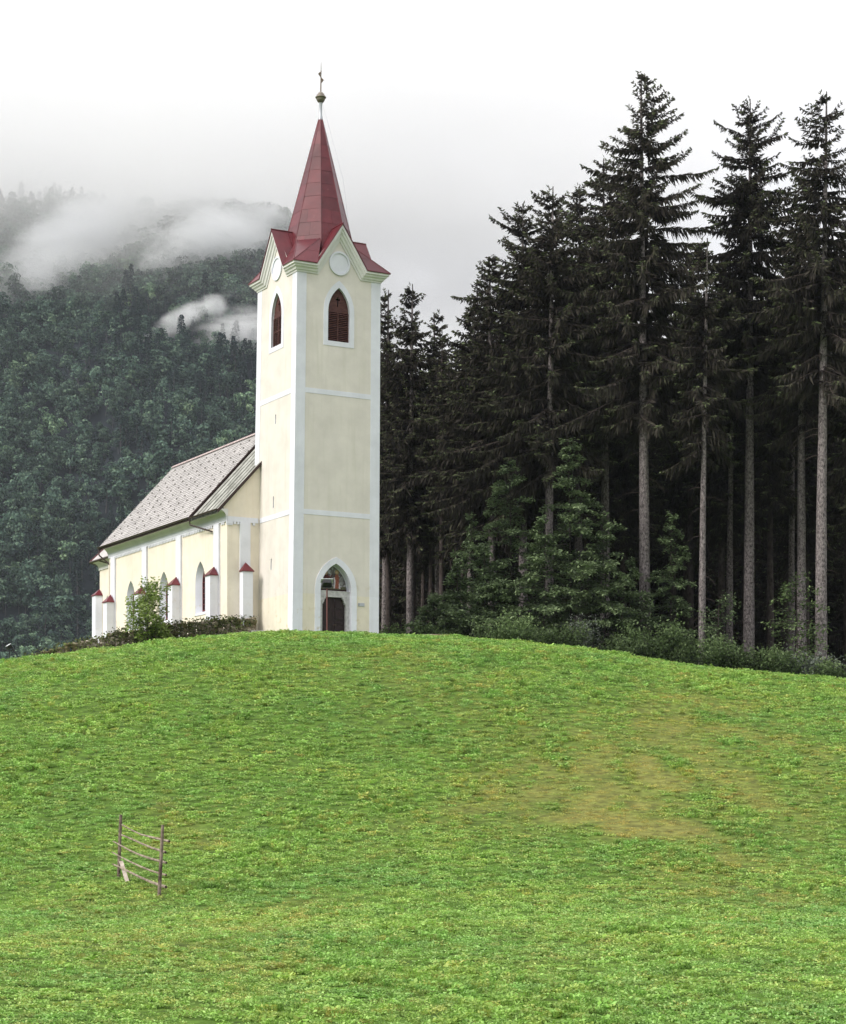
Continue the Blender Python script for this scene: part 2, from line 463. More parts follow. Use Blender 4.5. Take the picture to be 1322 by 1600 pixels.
def leaf_mat(name, ramp, trans=.3, rough=.6, spec=.25, rnd=.25, attr='tone'):
    """leaf colours from the per-leaf tone (needle age on the spruces), shifted a little from plant to plant"""
    m = material(name, (.1, .1, .1), rough, spec)
    t = m.node_tree
    g = N(t, 'ShaderNodeAttribute', attribute_name=attr)
    r = N(t, 'ShaderNodeValToRGB')
    el = r.color_ramp.elements
    while len(el) < len(ramp): el.new(.5)
    for e, (p, c) in zip(el, ramp):
        e.position = p; e.color = (*c, 1)
    t.links.new(g.outputs['Fac'], r.inputs[0])
    oi = N(t, 'ShaderNodeObjectInfo')
    mr = N(t, 'ShaderNodeMapRange'); mr.inputs['To Min'].default_value = 1 - rnd; mr.inputs['To Max'].default_value = 1 + rnd; t.links.new(oi.outputs['Random'], mr.inputs['Value'])
    mx = N(t, 'ShaderNodeMixRGB', blend_type='MULTIPLY'); mx.inputs[0].default_value = 1
    t.links.new(r.outputs[0], mx.inputs[1]); t.links.new(mr.outputs[0], mx.inputs[2])
    t.links.new(mx.outputs[0], bsdf(m).inputs['Base Color'])
    if trans:
        tr = N(t, 'ShaderNodeBsdfTranslucent'); t.links.new(mx.outputs[0], tr.inputs['Color'])
        ms = N(t, 'ShaderNodeMixShader'); ms.inputs[0].default_value = trans
        t.links.new(bsdf(m).outputs[0], ms.inputs[1]); t.links.new(tr.outputs[0], ms.inputs[2])
        t.links.new(ms.outputs[0], t.nodes['Material Output'].inputs['Surface'])
    return m, mx.outputs[0]
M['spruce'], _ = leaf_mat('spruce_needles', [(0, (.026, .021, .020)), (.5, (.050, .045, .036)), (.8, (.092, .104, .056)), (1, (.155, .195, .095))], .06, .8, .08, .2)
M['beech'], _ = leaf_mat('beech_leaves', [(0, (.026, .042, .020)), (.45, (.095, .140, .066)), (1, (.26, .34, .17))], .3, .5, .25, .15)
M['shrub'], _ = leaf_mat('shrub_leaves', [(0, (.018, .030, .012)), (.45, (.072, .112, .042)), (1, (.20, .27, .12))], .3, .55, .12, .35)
M['grey_shrub'], _ = leaf_mat('grey_shrub_leaves', [(0, (.05, .062, .05)), (.5, (.10, .12, .095)), (1, (.18, .20, .165))], .2, .6, .3, .1)
M['young_tree'], _ = leaf_mat('walnut_leaves', [(0, (.09, .14, .028)), (.5, (.20, .28, .065)), (1, (.34, .43, .14))], .4, .5, .3, .1)
M['moss'], _ = leaf_mat('moss_and_ivy', [(0, (.034, .042, .018)), (.5, (.085, .10, .038)), (1, (.18, .23, .07))], .2, .8, .1, .1)
M['far_leaf'], _ = leaf_mat('far_leaves', [(0, (.018, .032, .031)), (.5, (.066, .112, .082)), (1, (.16, .225, .15))], .15, .8, .1, .5)
M['far_light'], _ = leaf_mat('far_light_leaves', [(0, (.030, .055, .040)), (.5, (.105, .170, .105)), (1, (.23, .31, .18))], .15, .8, .1, .4)
M['far_conifer'], _ = leaf_mat('far_needles', [(0, (.014, .026, .027)), (1, (.034, .056, .047))], .05, .9, .05, .25)
M['far_trunk'] = material('far_trunk', (.075, .068, .07), .9, .1)

# grass: green with dry straw where the turf is burnt
def grass_mat(name, rampg, rampd):
    m = material(name, (.1, .2, .03), .55, .25)
    t = m.node_tree
    g = N(t, 'ShaderNodeAttribute', attribute_name='tone')
    def ramp(rr):
        r = N(t, 'ShaderNodeValToRGB'); el = r.color_ramp.elements
        while len(el) < len(rr): el.new(.5)
        for e, (p, c) in zip(el, rr): e.position = p; e.color = (*c, 1)
        t.links.new(g.outputs['Fac'], r.inputs[0]); return r.outputs[0]
    a, b = ramp(rampg), ramp(rampd)
    d = N(t, 'ShaderNodeAttribute', attribute_name='dry'); d.attribute_type = 'INSTANCER'
    mx = N(t, 'ShaderNodeMixRGB'); t.links.new(d.outputs['Fac'], mx.inputs[0]); t.links.new(a, mx.inputs[1]); t.links.new(b, mx.inputs[2])
    # broad drifts of lusher and paler turf
    ge = N(t, 'ShaderNodeNewGeometry')
    n = N(t, 'ShaderNodeTexNoise'); n.inputs['Scale'].default_value = .23; n.inputs['Detail'].default_value = 6; n.inputs['Roughness'].default_value = .6
    t.links.new(ge.outputs['Position'], n.inputs['Vector'])
    r2 = N(t, 'ShaderNodeValToRGB'); r2.color_ramp.elements[0].position = .36; r2.color_ramp.elements[0].color = (.84, .92, .92, 1)
    r2.color_ramp.elements[1].position = .64; r2.color_ramp.elements[1].color = (1.18, 1.06, .95, 1); t.links.new(n.outputs['Fac'], r2.inputs[0])
    m2 = N(t, 'ShaderNodeMixRGB', blend_type='MULTIPLY'); m2.inputs[0].default_value = 1; t.links.new(mx.outputs[0], m2.inputs[1]); t.links.new(r2.outputs[0], m2.inputs[2])
    oi = N(t, 'ShaderNodeObjectInfo')
    mr = N(t, 'ShaderNodeMapRange'); mr.inputs['To Min'].default_value = .70; mr.inputs['To Max'].default_value = 1.36; t.links.new(oi.outputs['Random'], mr.inputs['Value'])
    m3 = N(t, 'ShaderNodeMixRGB', blend_type='MULTIPLY'); m3.inputs[0].default_value = 1; t.links.new(m2.outputs[0], m3.inputs[1]); t.links.new(mr.outputs[0], m3.inputs[2])
    t.links.new(m3.outputs[0], bsdf(m).inputs['Base Color'])
    tr = N(t, 'ShaderNodeBsdfTranslucent'); t.links.new(m3.outputs[0], tr.inputs['Color'])
    ms = N(t, 'ShaderNodeMixShader'); ms.inputs[0].default_value = .35
    t.links.new(bsdf(m).outputs[0], ms.inputs[1]); t.links.new(tr.outputs[0], ms.inputs[2]); t.links.new(ms.outputs[0], t.nodes['Material Output'].inputs['Surface'])
    return m
M['grass'] = grass_mat('grass_blades', [(0, (.066, .140, .022)), (.5, (.195, .375, .060)), (1, (.36, .56, .18))], [(0, (.17, .135, .03)), (.5, (.38, .31, .075)), (1, (.56, .46, .16))])
M['ground'] = material('meadow_soil', (.07, .1, .02), .95, .1)
def ground_nodes(m):
    t = m.node_tree
    ge = N(t, 'ShaderNodeNewGeometry')
    n = N(t, 'ShaderNodeTexNoise'); n.inputs['Scale'].default_value = 3.5; n.inputs['Detail'].default_value = 10; n.inputs['Roughness'].default_value = .7
    t.links.new(ge.outputs['Position'], n.inputs['Vector'])
    r = N(t, 'ShaderNodeValToRGB'); r.color_ramp.elements[0].position = .34; r.color_ramp.elements[0].color = (.026, .045, .008, 1)
    r.color_ramp.elements[1].position = .66; r.color_ramp.elements[1].color = (.11, .20, .028, 1); t.links.new(n.outputs['Fac'], r.inputs[0])
    r3 = N(t, 'ShaderNodeValToRGB'); r3.color_ramp.elements[0].position = .36; r3.color_ramp.elements[0].color = (.11, .09, .03, 1)
    r3.color_ramp.elements[1].position = .62; r3.color_ramp.elements[1].color = (.30, .245, .08, 1); t.links.new(n.outputs['Fac'], r3.inputs[0])
    d = N(t, 'ShaderNodeAttribute', attribute_name='dry')
    mx = N(t, 'ShaderNodeMixRGB'); t.links.new(d.outputs['Fac'], mx.inputs[0]); t.links.new(r.outputs[0], mx.inputs[1]); t.links.new(r3.outputs[0], mx.inputs[2])
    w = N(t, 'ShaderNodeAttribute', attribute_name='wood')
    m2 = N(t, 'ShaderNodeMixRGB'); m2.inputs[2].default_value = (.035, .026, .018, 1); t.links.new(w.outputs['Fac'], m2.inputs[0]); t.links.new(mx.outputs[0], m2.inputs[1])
    t.links.new(m2.outputs[0], bsdf(m).inputs['Base Color'])
    bp = N(t, 'ShaderNodeBump'); bp.inputs['Strength'].default_value = .6; bp.inputs['Distance'].default_value = .05
    t.links.new(n.outputs['Fac'], bp.inputs['Height']); t.links.new(bp.outputs[0], bsdf(m).inputs['Normal'])
ground_nodes(M['ground'])
M['mountain'] = material('mountain_gap_shade', (.016, .020, .024), .95, .05)  # dark bluish ground: the shade between the crowns is put into its colour

# ------------------------------------------------------------------ ground sheet and mountain
def axis(segs):
    out = []
    for a, b, s in segs:
        out += list(np.arange(a, b, s))
    return np.array(out + [segs[-1][1]])
def grid_mesh(name, xs, ys, zf, mat, attrs=None):
    X, Y = np.meshgrid(xs, ys)
    Z = zf(X, Y)
    V = np.stack([X, Y, Z], -1).reshape(-1, 3)
    nx, ny = len(xs), len(ys)
    i = np.arange(nx * ny).reshape(ny, nx)
    Fc = np.stack([i[:-1, :-1], i[:-1, 1:], i[1:, 1:], i[1:, :-1]], -1).reshape(-1, 4)
    at_ = {k: ('POINT', f(X, Y).ravel()) for k, f in (attrs or {}).items()}
    return obj(name, make_mesh(name, V, Fc, mat, smooth=True, attrs=at_))
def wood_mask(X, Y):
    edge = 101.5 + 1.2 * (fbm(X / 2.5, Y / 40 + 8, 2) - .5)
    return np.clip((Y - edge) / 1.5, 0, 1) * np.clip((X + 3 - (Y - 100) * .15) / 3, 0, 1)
def valley(X, Y):
    z = hz(X, Y)
    k = np.clip((Y - 190) / 120, 0, 1); k = k * k * (3 - 2 * k)
    kx = np.clip((np.abs(X) - 120) / 150, 0, 1)
    k = np.maximum(k, kx)
    return z * (1 - k) + (-6.0) * k
xs = axis([(-1500, -300, 100), (-300, -48, 12), (-48, 48, .5), (48, 300, 12), (300, 1500, 100)])
ys = axis([(-300, -20, 40), (-20, 8, 3), (8, 104, .4), (104, 200, 2), (200, 700, 25), (700, 1700, 100)])
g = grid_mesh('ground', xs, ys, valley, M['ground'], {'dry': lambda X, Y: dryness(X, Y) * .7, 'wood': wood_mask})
tag(g, 'green sloping meadow with burnt brown patches rising to the church', kind='structure')

def mz(X, Y):
    d = np.maximum(Y - 600, 0)
    base = .20 * d + .56 * np.maximum(d - 30, 0) * np.clip(d / 120, 0, 1)
    ridge = 60 * (fbm(X / 170 + 3, Y / 300 + 1, 3) - .5) + 46 * (fbm(X / 75 + Y / 190, Y / 260, 3) - .5)
    z = -8 + base + ridge * np.clip((d) / 130, 0, 1)
    cap = np.interp(X, [-900, -330, -215, -150, -80, 10, 200, 700], [255, 310, 349, 338, 326, 110, 70, 40]) + 20 * (fbm(X / 40, Y / 400, 3) - .5)
    return np.where(z > cap - 30, cap - 30 + 30 * (1 - np.exp(-np.maximum(z - cap + 30, 0) / 30)), z)
m_ = grid_mesh('mountain', axis([(-900, -300, 30), (-300, 160, 9), (160, 700, 30)]), axis([(600, 1240, 9), (1240, 1600, 40)]), mz, M['mountain'])
tag(m_, 'steep wooded mountain side behind the church', kind='structure')

# ------------------------------------------------------------------ the church
A_ = math.atan2(.491, .871)
P0 = (at(457, 95), 95.0)
BASE = zat(987, 95)
church = thing('church', 'pale yellow village church with white trimmed tower and dark red spire on the hilltop', 'church', (P0[0], P0[1], BASE), A_)
ca, sa = math.cos(A_), math.sin(A_)
def ch_world(x, y, z=0): return (P0[0] + x * ca - y * sa, P0[1] + x * sa + y * ca, BASE + z)
W = 4.8
C = W / 2
def bat(p):
    """the tower narrows a little upwards and leans very slightly"""
    x, y, z = p
    k = 1 - .08 * max(z, 0) / 18 / C
    s = .0112 * max(z, 0)
    return (C + (x - C) * k + .871 * s, C + (y - C) * k - .491 * s, z)
# four faces of the tower: to3(p, q, d) with p along the face, q up, d into the wall
def front(p, q, d): return (p, d, q)
def left(p, q, d): return (d, W - p, q)          # p runs from the far end to the near corner
def right(p, q, d): return (W - d, p, q)
def back(p, q, d): return (W - p, W - d, q)
EAVE, APEX = 18.22, 20.35
gable = [(0, -1.5), (W, -1.5), (W, EAVE), (3.95, EAVE + .05), (C, APEX - .1), (.85, EAVE + .05), (0, EAVE)]
BZ = dict(zb=14.58, zs=16.05, za=17.27)
B_IN = arch(C, .62, **BZ)
B_OUT = arch(C, .88, 14.34, 16.05, 17.62)
D_IN = arch(2.37, .86, -1.5, 2.15, 3.50)
D_OUT = arch(2.37, 1.17, -1.5, 2.15, 3.82)
def slit(p, z0, z1): return [(p - .05, z0), (p + .05, z0), (p + .05, z1), (p - .05, z1)]
SL = [slit(W - 2.34, 10.64, 11.12), slit(W - 2.46, 6.41, 7.01), slit(W - 2.62, 3.32, 3.89)]
for fn3, holes in ((front, [B_IN, D_IN]), (left, [B_IN] + SL), (right, [B_IN]), (back, [])):
    mb = MB()
    mb.plate(gable, holes, fn3, depth=.42 if fn3 is front else .28, m=0, m_rim=1)
    mb.build('tower_wall', [M['tower_plaster'], M['white_trim']], church, bat)
    if fn3 is back: continue
    # belfry opening: white surround, louvred shutter with a cut-out cross
    fr = MB(); ring(fr, B_OUT, B_IN, fn3, -.018, 0.0, .05)
    fr.build('window_surround', M['white_trim'], church, bat)
    sh = MB(); sh.plate(arch(C, .66, 14.5, 16.05, 17.33), [], lambda p, q, d: fn3(p, q, .27))
    shutter = sh.build('belfry_window', M['dark_void'], church, bat)
    cx = [(-.035, -.27), (.035, -.27), (.035, .05), (.13, .05), (.13, .13), (.035, .13), (.035, .22), (-.035, .22), (-.035, .13), (-.13, .13), (-.13, .05), (-.035, .05)]
    cross = [(C + x, 16.62 + z) for x, z in cx]
    top = [p for p in arch(C, .62, 16.05, 16.051, 17.27)]
    tp = MB(); tp.plate(top, [cross], lambda p, q, d: fn3(p, q, .14 + d), depth=.06)
    tp.build('panel', M['louvre_wood'], shutter, bat)
    def pbox(p0, p1, q0, q1, d0, d1, name, mat, par):
        b = MB()
        P = [(p0, q0), (p1, q0), (p1, q1), (p0, q1)]
        V = [fn3(p, q, d0) for p, q in P] + [fn3(p, q, d1) for p, q in P]
        b.add(V, [(0, 1, 2, 3), (7, 6, 5, 4), (0, 4, 5, 1), (1, 5, 6, 2), (2, 6, 7, 3), (3, 7, 4, 0)])
        return b.build(name, mat, par, bat)
    pbox(C - .03, C + .03, 14.60, 16.049, .10, .18, 'mullion', M['louvre_wood'], shutter)
    pbox(C - .617, C - .573, 14.60, 16.049, .10, .18, 'stile', M['louvre_wood'], shutter)
    pbox(C + .573, C + .617, 14.60, 16.049, .10, .18, 'stile', M['louvre_wood'], shutter)
    for zr in (14.585, 15.32):
        for s in (-1, 1):
            a0, a1 = (C - .572, C - .031) if s < 0 else (C + .031, C + .572)
            pbox(a0, a1, zr, zr + .055, .11, .17, 'rail', M['louvre_wood'], shutter)
    for z0, z1, n in ((14.66, 15.31, 7), (15.39, 16.03, 7)):
        for k in range(n):
            z = z0 + (k + .5) * (z1 - z0) / n
            for s in (-1, 1):
                a0, a1 = (C - .572, C - .031) if s < 0 else (C + .031, C + .572)
                b = MB()
                V = [fn3(a0, z - .030, .115), fn3(a1, z - .030, .115), fn3(a1, z + .026, .175), fn3(a0, z + .026, .175),
                     fn3(a0, z - .016, .110), fn3(a1, z - .016, .110), fn3(a1, z + .040, .170), fn3(a0, z + .040, .170)]
                b.add(V, [(0, 1, 2, 3), (4, 7, 6, 5), (0, 4, 5, 1), (2, 6, 7, 3), (0, 3, 7, 4), (1, 5, 6, 2)])
                b.build('slat', M['louvre_wood'], shutter, bat)
    # round blind clock disc
    disc = MB()
    circ = lambda r: [(C + r * math.cos(2 * math.pi * i / 32), 18.48 + r * math.sin(2 * math.pi * i / 32)) for i in range(32)]
    ring(disc, circ(.60), circ(.50), fn3, -.07, 0.0, -.02)
    disc.plate(circ(.50), [], lambda p, q, d: fn3(p, q, -.02))
    disc.build('round_panel', M['white_trim'], church, bat)
# backs of the slits
for s in SL:
    mb = MB(); mb.plate([(p[0] * 1, p[1]) for p in s], [], lambda p, q, d: left(p, q, .2)); mb.build('slit_window', M['dark_void'], church, bat)
# painted corner strips and string bands, a finger proud of the plaster
SW, PR = .53, .012
for (sx, sy) in ((0, 0), (1, 0), (1, 1), (0, 1)):
    o = -PR
    L = [(o, o), (SW, o), (SW, .004), (.004, .004), (.004, SW), (o, SW)]
    L = [(x if not sx else W - x, y if not sy else W - y) for x, y in L]
    if sx != sy: L = L[::-1]
    mb = MB()
    n = 9
    zz = [-1.5 + (17.9 + 1.5) * i / n for i in range(n + 1)]
    for i in range(n): mb.prism(L, zz[i], zz[i + 1])
    mb.build('corner_strip', M['white_trim'], church, bat)
for z0 in (5.85, 11.87):
    for fn3 in (front, left, right, back):
        if z0 < 6 and fn3 is back: continue
        mb = MB(); P = [(SW + .002, z0), (W - SW - .002, z0), (W - SW - .002, z0 + .25), (SW + .002, z0 + .25)]
        if fn3 is left and z0 < 6: P = [(.72, z0), (W - SW - .002, z0), (W - SW - .002, z0 + .25), (.72, z0 + .25)]
        mb.plate(P, [], lambda p, q, d: fn3(p, q, d - PR), rim=PR)
        mb.build('string_band', M['white_trim'], church, bat)

# stepped cornice: horizontal at the corners, raked up the gables
O = .40
RX = .95
path = [(-1.0, EAVE), (RX, EAVE), (C, APEX), (W - RX, EAVE), (W + 1.0, EAVE)]
def offset_path(path, d):
    out = []
    for i, p in enumerate(path):
        p = Vector(p)
        n = []
        if i > 0: e = (p - Vector(path[i - 1])).normalized(); n.append(Vector((e.y, -e.x)))
        if i < len(path) - 1: e = (Vector(path[i + 1]) - p).normalized(); n.append(Vector((e.y, -e.x)))
        if len(n) == 1: out.append(p + n[0] * d)
        else:
            b = (n[0] + n[1]).normalized(); out.append(p + b * d / max(b.dot(n[0]), .2))
    return out
prof = [(.0, .35), (.10, .35), (.12, .27), (.20, .25), (.24, .17), (.33, .13), (.35, .07), (.43, .05), (.43, 0.0)]
for fn3 in (front, left, right, back):
    mb = MB(); V = []; Fc = []
    k = len(prof)
    for d, q in prof:
        pts = offset_path(path, d)
        pts[0] = Vector((-q, pts[0].y)); pts[-1] = Vector((W + q, pts[-1].y))
        V += [fn3(p.x, p.y, -q) for p in pts]
    npt = len(path)
    for i in range(k - 1):
        for j in range(npt - 1):
            Fc.append((i * npt + j, i * npt + j + 1, (i + 1) * npt + j + 1, (i + 1) * npt + j))
    mb.add(V, Fc)
    mb.build('cornice', M['cornice_paint'], church, bat)

# red sheet-metal roof: four little gables, four corner pieces, the eight-sided spire
def solid(mb, poly, th=.05, m=0):
    """a sheet with thickness: poly in 3-D, thickened downwards"""
    n = len(poly)
    V = [tuple(p) for p in poly] + [(p[0], p[1], p[2] - th) for p in poly]
    Fc = [tuple(range(n)), tuple(reversed(range(n, 2 * n)))] + [(i, n + i, n + (i + 1) % n, (i + 1) % n) for i in range(n)]
    mb.add(V, Fc, m)
rot4 = [lambda x, y: (x, y), lambda x, y: (W - y, x), lambda x, y: (W - x, W - y), lambda x, y: (y, W - x)]
ZR = APEX + .06
for k in range(4):
    f4 = rot4[k]
    P = lambda x, y, z: (*f4(x, y), z)
    groof = MB()
    for s in (-1, 1):
        xe = C + s * (C - RX)
        # two sheets per slope, with a welt between
        for (y0, y1) in ((-O, .55), (.57, 1.6)):
            solid(groof, [P(xe, y0, EAVE + .06), P(C, y0, ZR), P(C, y1, ZR), P(xe, y1, EAVE + .06)] if s < 0 else [P(C, y0, ZR), P(xe, y0, EAVE + .06), P(xe, y1, EAVE + .06), P(C, y1, ZR)], .045)
    gr_ = groof.build('gable_roof', M['red_metal'], church, bat)
    cap_ = MB(); cap_.tube([P(C, -O - .01, ZR + .01), P(C, 1.4, ZR + .01)], .035, 6); cap_.build('ridge_roll', M['red_metal'], gr_, bat)
    # corner piece
    zD = 19.92; rc = 1.72
    D1 = (C - rc * math.sin(R(22.5)), C - rc * math.cos(R(22.5)), zD)
    D2 = (C - rc * math.cos(R(22.5)), C - rc * math.sin(R(22.5)), zD)
    cpt = (-O, -O, EAVE + .03)
    corner = MB()
    solid(corner, [P(*cpt), P(*D1), P(*D2)], .04)
    cr_ = corner.build('corner_roof', M['red_metal'], church, bat)
    for E_, D_ in (((RX + .02, -O, EAVE + .05), D1), ((-O, RX + .02, EAVE + .05), D2)):
        c2 = MB()
        pa, pb, pc = Vector(P(*cpt)), Vector(P(*E_)), Vector(P(*D_))
        tri = [pa, pb, pc]
        q1, q2 = pa.lerp(pc, .42), pb.lerp(pc, .42)
        solid(c2, [pa, pb, q2, q1], .04); solid(c2, [q1 + Vector((0, 0, .012)), q2 + Vector((0, 0, .012)), pc], .04)
        c2.build('sheet', M['red_metal'], cr_, bat)
    ed = MB(); ed.tube([P(cpt[0], cpt[1], cpt[2] + .01), P(*D1)], .022, 5); ed.tube([P(cpt[0], cpt[1], cpt[2] + .01), P(*D2)], .022, 5)
    ed.build('welt', M['red_metal'], cr_, bat)
# soffit under the corner flares
for k in range(4):
    sf = MB()
    f4 = rot4[k]; P = lambda x, y, z: (*f4(x, y), z)
    sf.add([P(-O + .01, -O + .01, EAVE - .012), P(RX, -O + .01, EAVE - .012), P(RX, .1, EAVE - .012), P(.1, RX, EAVE - .012), P(-O + .01, RX, EAVE - .012)], [(4, 3, 2, 1, 0)])
    sf.build('soffit', M['cornice_paint'], church, bat)

ZS0, ZS1 = 19.5, 26.45
def oct_r(z): return .085 + (ZS1 - z) / (ZS1 - 20.6) * 1.55
core = MB()
o8 = lambda r, z: [(C + r * math.cos(R(22.5 + 45 * i)), C + r * math.sin(R(22.5 + 45 * i)), z) for i in range(8)]
for z0, z1 in ((18.6, 22.5), (22.5, ZS1)):
    a, b = o8(oct_r(z0) - .03, z0), o8(oct_r(z1) - .03, z1)
    core.add(a + b, [(i, (i + 1) % 8, 8 + (i + 1) % 8, 8 + i) for i in range(8)])
spire = core.build('spire', M['red_metal'], church, bat)
rg = random.Random(5)
zrow = [19.35]
while zrow[-1] < ZS1 - .5: zrow.append(min(zrow[-1] + .71, ZS1))
zrow[-1] = ZS1
for i in range(8):
    off = rg.uniform(-.1, .1)
    for j in range(len(zrow) - 1):
        z0 = zrow[j] + (off if j else 0); z1 = zrow[j + 1] + (off if j < len(zrow) - 2 else 0)
        r0, r1 = oct_r(z0), oct_r(z1)
        a0, a1 = R(22.5 + 45 * i), R(67.5 + 45 * i)
        am = (a0 + a1) / 2
        jt = [rg.uniform(-.008, .010) for _ in range(4)]
        def pt(r, a, z, lift): return Vector((C + r * math.cos(a) + lift * math.cos(am), C + r * math.sin(a) + lift * math.sin(am), z))
        A0, B0, B1, A1 = pt(r0, a0, z0, .016 + jt[0]), pt(r0, a1, z0, .016 + jt[1]), pt(r1, a1, z1 + .03, .002 + jt[2] * .5), pt(r1, a0, z1 + .03, .002 + jt[3] * .5)
        spans = [(0, 1)] if j > 2 else ([(0, .52), (.525, 1)] if (i + j) % 2 else [(0, .34), (.345, 1)])
        for t0, t1 in spans:
            q = [A0.lerp(B0, t0), A0.lerp(B0, t1), A1.lerp(B1, t1), A1.lerp(B1, t0)]
            inn = Vector((math.cos(am), math.sin(am), 0)) * -.03
            mb = MB(); V = q + [p + inn for p in q]
            mb.add(V, [(0, 1, 2, 3), (0, 4, 5, 1), (1, 5, 6, 2), (2, 6, 7, 3), (3, 7, 4, 0)])
            mb.build('sheet', M['red_metal'], spire, bat)
for i in range(8):
    mb = MB(); a0 = R(22.5 + 45 * i)
    mb.tube([(C + (oct_r(z) + .012) * math.cos(a0), C + (oct_r(z) + .012) * math.sin(a0), z) for z in (19.3, 21, 23, 25, ZS1)], [.028, .026, .024, .02, .016], 5)
    mb.build('hip_roll', M['red_metal'], spire, bat)
fin = MB(); fin.lathe([(.12, 26.36), (.115, 26.5), (.09, 26.6), (.085, 27.2), (.11, 27.26)], (C, C, 0), 12)
finial = fin.build('finial', M['zinc'], church, bat, True)
bl = MB(); bl.lathe([(.03, 27.22), (.10, 27.24), (.185, 27.31), (.235, 27.42), (.245, 27.49), (.29, 27.495), (.295, 27.53), (.245, 27.54), (.225, 27.62), (.15, 27.73), (.06, 27.79), (.03, 27.80)], (C, C, 0), 18)
bl.build('ball', M['old_brass'], finial, bat, True)
rod = MB(); rod.tube([(C, C, 27.75), (C, C, 28.2), (C, C, 28.7), (C, C, 29.3)], [.035, .03, .022, .008], 6)
for s, z in ((1, 28.42), (-1, 28.72)):       # the curled ironwork near the top, seen edge on
    pts = [(C + s * .02 + s * .085 * math.sin(t * 3.6), C - s * .03 * math.sin(t * 3.6), z - .15 + .30 * t + .05 * math.sin(6 * t)) for t in np.linspace(0, 1, 9)]
    rod.tube(pts, [.02, .035, .045, .05, .045, .05, .045, .035, .02], 6)
rod.build('weather_vane', M['rod_metal'], finial, bat)
wire = MB(); wire.tube([(C + .05, C - .05, 27.3), (C + .55, C - .45, 25.2), (C + 1.0, C - .8, 23.2), (C + 1.42, C - .75, 20.7)], .006, 4)
wire.build('lightning_wire', M['zinc'], church, bat)

# portal: white arch, stone frame, painted lunette, double door
mb = MB(); ring(mb, D_OUT, D_IN, front, -.03, 0.0, .05); mb.build('portal_arch', M['white_trim'], church, bat)
mb = MB(); mb.plate(arch(2.37, .9, -1.5, 2.15, 3.56), [], lambda p, q, d: front(p, q, .40)); mb.build('recess_wall', M['white_trim'], church, bat)
stone_frame = MB()
sfp = lambda x0, x1, z0, z1, y0, y1: stone_frame.box(x0, x1, y0, y1, z0, z1)
sfp(1.51, 3.23, 1.84, 2.10, .14, .398)
sfp(1.51, 1.70, -1.4, 1.838, .15, .398); sfp(3.02, 3.23, -1.4, 1.838, .15, .398)
for s in (-1, 1):
    xa = 1.702 if s < 0 else 3.018
    for i in range(4):
        w_ = .19 - .045 * i - (.02 if i == 1 else 0)
        x0, x1 = (xa, xa + w_) if s < 0 else (xa - w_, xa)
        sfp(x0, x1, 1.838 - .085 * (i + 1), 1.836 - .085 * i, .152, .39)
sfp(1.49, 3.25, 2.10, 2.15, .12, .398)
stone_frame.build('stone_frame', M['stone_grey'], church, bat)
M['fresco'] = bpy.data.materials.new('fresco')
M['fresco'].use_nodes = True
def fresco_nodes(m):
    t = m.node_tree; bsdf(m).inputs['Roughness'].default_value = .85
    tcn = N(t, 'ShaderNodeTexCoord'); n = N(t, 'ShaderNodeTexNoise'); n.inputs['Scale'].default_value = 4; n.inputs['Detail'].default_value = 8; n.inputs['Distortion'].default_value = 1.2
    t.links.new(tcn.outputs['Object'], n.inputs['Vector'])
    r = N(t, 'ShaderNodeValToRGB'); el = r.color_ramp.elements
    el[0].position = .32; el[0].color = (.05, .04, .045, 1); el[1].position = .68; el[1].color = (.40, .40, .44, 1)
    e = el.new(.5); e.color = (.16, .15, .15, 1)
    t.links.new(n.outputs['Fac'], r.inputs[0]); t.links.new(r.outputs[0], bsdf(m).inputs['Base Color'])
fresco_nodes(M['fresco'])
PC = {'robe_dark': (.09, .03, .03), 'robe_red': (.24, .085, .06), 'skin': (.42, .30, .22), 'halo': (.32, .24, .12), 'cloth': (.46, .44, .46), 'field': (.10, .10, .06), 'edge': (.035, .018, .018)}
PM = {k: material('paint_' + k, v, .85, .1) for k, v in PC.items()}
for k, v in PC.items(): noisy(PM[k], [c * .6 for c in v], [min(1, c * 1.35) for c in v], 14, 6)
fres = MB(); fres.plate(arch(2.37, .80, 2.17, 2.19, 3.42), [], lambda p, q, d: front(p, q, .38)); fresco = fres.build('lunette_painting', M['fresco'], church, bat)
def flat(name, mat, pts, d):
    b = MB(); b.plate(pts, [], lambda p, q, e: front(p, q, d)); return b.build(name, mat, fresco, bat)
ell = lambda cx_, cz, rx, rz, n=12: [(cx_ + rx * math.cos(2 * math.pi * i / n), cz + rz * math.sin(2 * math.pi * i / n)) for i in range(n)]
flat('painted_ground', PM['field'], [(1.60, 2.22), (3.14, 2.22), (3.06, 2.42), (2.8, 2.36), (2.4, 2.40), (2.0, 2.50), (1.66, 2.46)], .376)
flat('painted_border', PM['edge'], [(1.58, 2.17), (3.16, 2.17), (3.16, 2.255), (1.58, 2.255)], .372)
flat('painted_robe', PM['robe_dark'], [(1.86, 2.48), (2.20, 2.46), (2.24, 2.62), (2.16, 2.80), (2.12, 2.98), (2.0, 3.02), (1.92, 2.94), (1.86, 2.74)], .370)
flat('painted_robe', PM['robe_red'], [(2.02, 2.50), (2.15, 2.50), (2.12, 2.74), (2.04, 2.84)], .368)
flat('painted_arm', PM['robe_dark'], [(2.1, 2.84), (2.28, 2.80), (2.36, 2.98), (2.32, 3.0), (2.24, 2.88), (2.1, 2.94)], .369)
flat('painted_halo', PM['halo'], ell(1.99, 3.06, .10, .10), .367); flat('painted_head', PM['skin'], ell(2.0, 3.05, .055, .07), .365)
